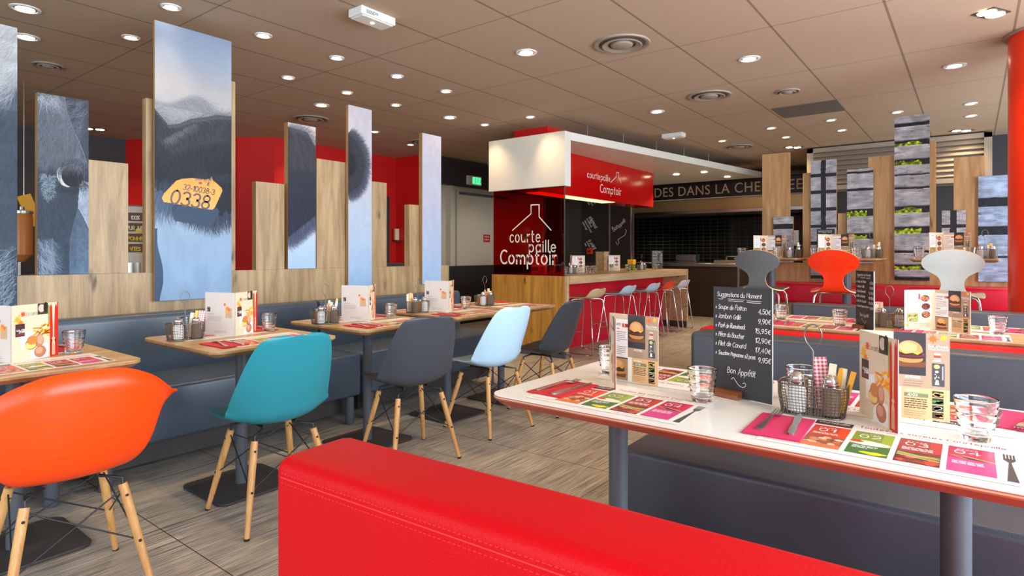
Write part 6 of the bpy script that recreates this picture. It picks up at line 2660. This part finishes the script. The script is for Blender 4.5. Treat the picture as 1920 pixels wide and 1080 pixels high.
# ---------------------------------------------------------------- chalkboards
def chalkboard(label, x, y, deg, z=.7508, w=.19, h=.325, s=1.0):
    t = thing('table_chalkboard', label, 'chalkboard', (x, y, z), math.radians(deg), 'handwritten table chalkboards')
    t.scale = (s, s, s)
    bd = part('board', MB().box(0, w, -.002, .002, .002, h), 'slate_board', t)
    ed = part('board_edge', MB().box(w, w + .0005, -.002, .002, .002, h), 'salt', t)
    P = Print()
    rnd = random.Random(9)
    c = rgb(242, 242, 238)
    tw = .0013
    P.fit('Suggestions du Moment', .014, .158, h - .028, .0082, tw, c, 1, gap=.30, slant=.12, jit=.07, rnd=rnd)
    for a, b, yy in ((.018, .034, .036), (.050, .104, .035), (.052, .100, .040), (.112, .156, .036), (.112, .156, .041)):
        P.line([(a, h - yy), ((a + b) / 2, h - yy - .001), (b, h - yy)], tw * .9, c, 1)
    rows = [('Soupe de Potiron', '4,50\u20ac'), ('Jambon Grill\u00e9', '9,90\u20ac'), ('Pav\u00e9 de Rumsteack', '15,95\u20ac'), ('Pi\u00e8ce du Boucher', '12,90\u20ac'), ('Filet de Canard', '17,40\u20ac'), ('Saucisse Paysanne x2 pces', '9,95\u20ac')]
    for k, (a, b) in enumerate(rows):
        yy = h - .066 - k * .0275
        P.text('*', .008, yy - .001, .0075, tw * .9, c, 1, jit=.05, rnd=rnd)
        P.fit(a, .018, (.110, .092, .106, .102, .108, .138)[k], yy, .0085 if k < 5 else .0075, tw, c, 1, gap=.30, slant=.15, jit=.09, rnd=rnd)
        P.fit(b, w - (.042 if len(b) < 6 else .052), w - .006, yy - .006, .0085, tw * 1.15, c, 1, gap=.36, slant=.1, jit=.08, rnd=rnd)
    P.fit('Bon App\u00e9tit', .048, .138, .070, .0115, tw * 1.15, c, 1, gap=.32, slant=.15, jit=.08, rnd=rnd)
    P.line(catmull([(.062, .052), (.068, .058), (.074, .052), (.084, .040), (.098, .034), (.108, .040), (.106, .048), (.099, .046)], 5), tw * 1.1, c, 1)
    o = part('handwriting', P.mesh('handwriting'), 'chalk', t)
    o.location = (0, -.0023, 0)
    o.rotation_euler = (PI / 2, 0, 0)
    hp = MB().prism([(-.030, .0005), (-.030 + .002, .012), (-.020, .020), (-.008, .022), (-.0028, .022), (-.0028, .0005)], .008, .098, 'x')
    part('holder', hp, 'holder_wood', t, bevel=.001)
    part('holder', MB().box(.008, .12, .0028, .016, .0005, .012), 'holder_wood', t, bevel=.001)
    return t


chalkboard('large handwritten chalkboard on the white table', -.625, 1.826, -15.9)
chalkboard('handwritten chalkboard on the second row oak table', -.525, 3.92, -56, s=1.0)
chalkboard('small chalkboard on the high table near the upright crate panel', -1.185, 6.37, -8, z=1.1258, s=.85)
chalkboard('small chalkboard at the far end of the bar counter', -3.98, 8.78, 42, z=.9148, s=.9)

# ---------------------------------------------------------------- white table settings
placemat('placemat at the near left place of the white table', -.815, 1.5875, 0)
placemat('placemat at the near right place of the white table', -.160, 1.5925, 0)
placemat('placemat at the far left place of the white table', -.79, 1.955, 180)
placemat('placemat at the far right place of the white table', -.150, 1.955, 180)
napkin('red napkin under cutlery at the near left of the white table', -1.015, 1.585, -2)
cutlery('the red napkin at the near left of the white table', -1.015, 1.60, -8)
napkin('raspberry napkin under cutlery at the near right of the white table', -.375, 1.565, 2, True)
cutlery('the raspberry napkin at the near right of the white table', -.375, 1.60, 3)
napkin('raspberry napkin behind the chalkboard on the white table', -.580, 1.98, 178, True)
cutlery('the raspberry napkin behind the chalkboard', -.580, 1.96, 176)
napkin('raspberry napkin behind the right tumbler on the white table', .085, 1.985, 172, True)
cutlery('the raspberry napkin behind the right tumbler', .08, 1.96, 172)
tumbler('ridged tumbler at the far left of the white table', -1.02, 1.895)
tumbler('ridged tumbler in front of the large chalkboard', -.617, 1.705)
tumbler('ridged tumbler at the right end of the white table', .008, 1.735)
tumbler('ridged tumbler behind the wire caddy on the white table', -.395, 1.905)
caddy('on the white table', -.335, 1.752, 3, flip=1, seed=2)

# second row table
placemat('placemat at the near left place of the second row table', -.72, 3.87, 0)
placemat('placemat at the near right place of the second row table', -.08, 3.87, 0)
placemat('placemat at the far left place of the second row table', -.76, 4.26, 180)
placemat('placemat at the far right place of the second row table', -.02, 4.26, 180)
napkin('raspberry napkin at the near left of the second row table', -.915, 3.86, 4, True)
cutlery('the raspberry napkin at the near left of the second row table', -.915, 3.87, 4)
napkin('raspberry napkin beside the menu on the second row table', -.275, 3.86, -3, True)
cutlery('the raspberry napkin beside the menu on the second row table', -.275, 3.87, -3)
napkin('raspberry napkin behind the chalkboard on the second row table', -.545, 4.25, 180, True)
cutlery('the raspberry napkin behind the second row chalkboard', -.545, 4.24, 180)
napkin('raspberry napkin at the far right of the second row table', .19, 4.24, 180, True)
cutlery('the raspberry napkin at the far right of the second row table', .18, 4.22, 176)
tumbler('ridged tumbler at the left end of the second row table', -.967, 4.075)
tumbler('ridged tumbler left of the chalkboard on the second row table', -.611, 3.935)
tumbler('ridged tumbler behind the menu on the second row table', -.235, 4.13)
tumbler('ridged tumbler at the right end of the second row table', .106, 4.03)
caddy('on the second row oak table', -.375, 4.045, 12, flip=-1, seed=4)

# bistro tables: guest on the chair side (text reads towards -X) and on the bench side
rowspec = [(-3.01, .68, 'by the orange armchair', .66), (-2.945, 1.575, 'by the teal chair', .645), (-3.00, 2.42, 'by the charcoal chair', .645), (-3.045, 3.185, 'by the pale blue chair', .60), (-3.04, 3.81, 'by the counter end', .56)]
for i, (x, y, wh, dd) in enumerate(rowspec):
    placemat('chair-side placemat on the bistro table ' + wh, x + .18, y + .03, 90, s=.92)
    placemat('bench-side placemat on the bistro table ' + wh, x - .19, y - .03, -90, s=.92)
    if i < 4:
        napkin('red napkin at the chair side of the table ' + wh, x + .19, y - .185, 92)
        cutlery('the chair-side red napkin of the table ' + wh, x + .18, y - .17, 84)
    napkin('red napkin at the bench side of the table ' + wh, x - .20, y + .20, -90)
    if i < 4:
        cutlery('the bench-side red napkin of the table ' + wh, x - .20, y + .19, -90)
caddy('on the bistro table by the teal chair', -3.068, 1.355, 82, seed=3)
caddy('on the bistro table by the charcoal chair', -3.09, 2.175, 80, seed=5)
caddy('on the bistro table by the pale blue chair', -3.135, 2.975, 80, flip=-1, seed=6)
caddy('on the bistro table by the counter end', -3.12, 3.70, 80, flip=1, seed=7)
tumbler('ridged tumbler on the bistro table by the orange armchair', -3.035, .885)
tumbler('ridged tumbler on the bistro table by the teal chair', -3.048, 1.785)
tumbler('ridged tumbler behind the caddy on the teal chair table', -3.20, 1.435)
tumbler('ridged tumbler on the bistro table by the charcoal chair', -3.027, 2.635)
tumbler('ridged tumbler on the bistro table by the pale blue chair', -3.037, 3.38)
tumbler('ridged tumbler behind the menu of the charcoal chair table', -3.25, 2.30)

# high tables
for i, (x, _) in enumerate(HT):
    wh = ['behind the grey oval-backed chair', 'behind the orange oval-backed chair', 'behind the white oval-backed chair'][i]
    placemat('placemat on the high table ' + wh, x, 6.10, 0, z=1.1255, s=.8)
    tumbler('ridged tumbler on the high table ' + wh, x + .10, 6.02, 1.127)
    tumbler('second ridged tumbler at the back of the high table ' + wh, x - .235, 6.03, 1.127)
    caddy('on the high table ' + wh, x + .20, 6.20, 10, z=1.1258, full=False, seed=8 + i)

# bar counter
for i, (y, wh) in enumerate(((6.35, 'nearest the red glass on the bar counter'), (8.35, 'at the far end of the bar counter'))):
    caddy(wh, -3.95, y, 85, z=.9147, full=False, seed=12 + i)
for y, lb in ((5.80, 'tumbler against the red glass on the bar counter'), (6.05, 'tumbler beside the nearest menu on the bar counter'), (6.62, 'tumbler before the second menu on the bar counter'), (6.78, 'tumbler at the foot of the second menu on the bar counter'),
              (7.72, 'tumbler before the farthest menu on the bar counter'), (8.62, 'tumbler by the far chalkboard on the bar counter')):
    tumbler(lb, -3.86, y, .9152)
bh = thing('bottle_opener_stand', 'slim steel upright stand on the bar counter', 'stand', (-4.15, 6.28, .9145))
part('pole', MB().lathe([(.010, .004), (.010, .22), (.004, .26)], 12), 'steel', bh, smooth=40)
part('foot', MB().lathe([(.035, 0), (.035, .004)], 16), 'steel', bh)
yb = thing('straw_box', 'yellow and green straw holder at the end of the bar counter', 'holder', (-3.99, 8.10, .9145))
part('box', MB().box(-.04, .04, -.04, .04, .001, .09), mat('green_tub', rgb(120, 130, 50), .5), yb)
part('sleeve', MB().box(-.045, .045, -.045, .045, .0905, .16), 'sugar_yellow', yb)
wb = thing('wooden_box', 'small pale wooden box behind the bar counter', 'box', (-4.40, 7.95, .9145))
part('body', MB().box(-.07, .07, -.07, .07, .001, .26), 'oak_slab', wb)
part('lid', MB().box(-.075, .075, -.075, .075, .2605, .275), 'oak_slab', wb)
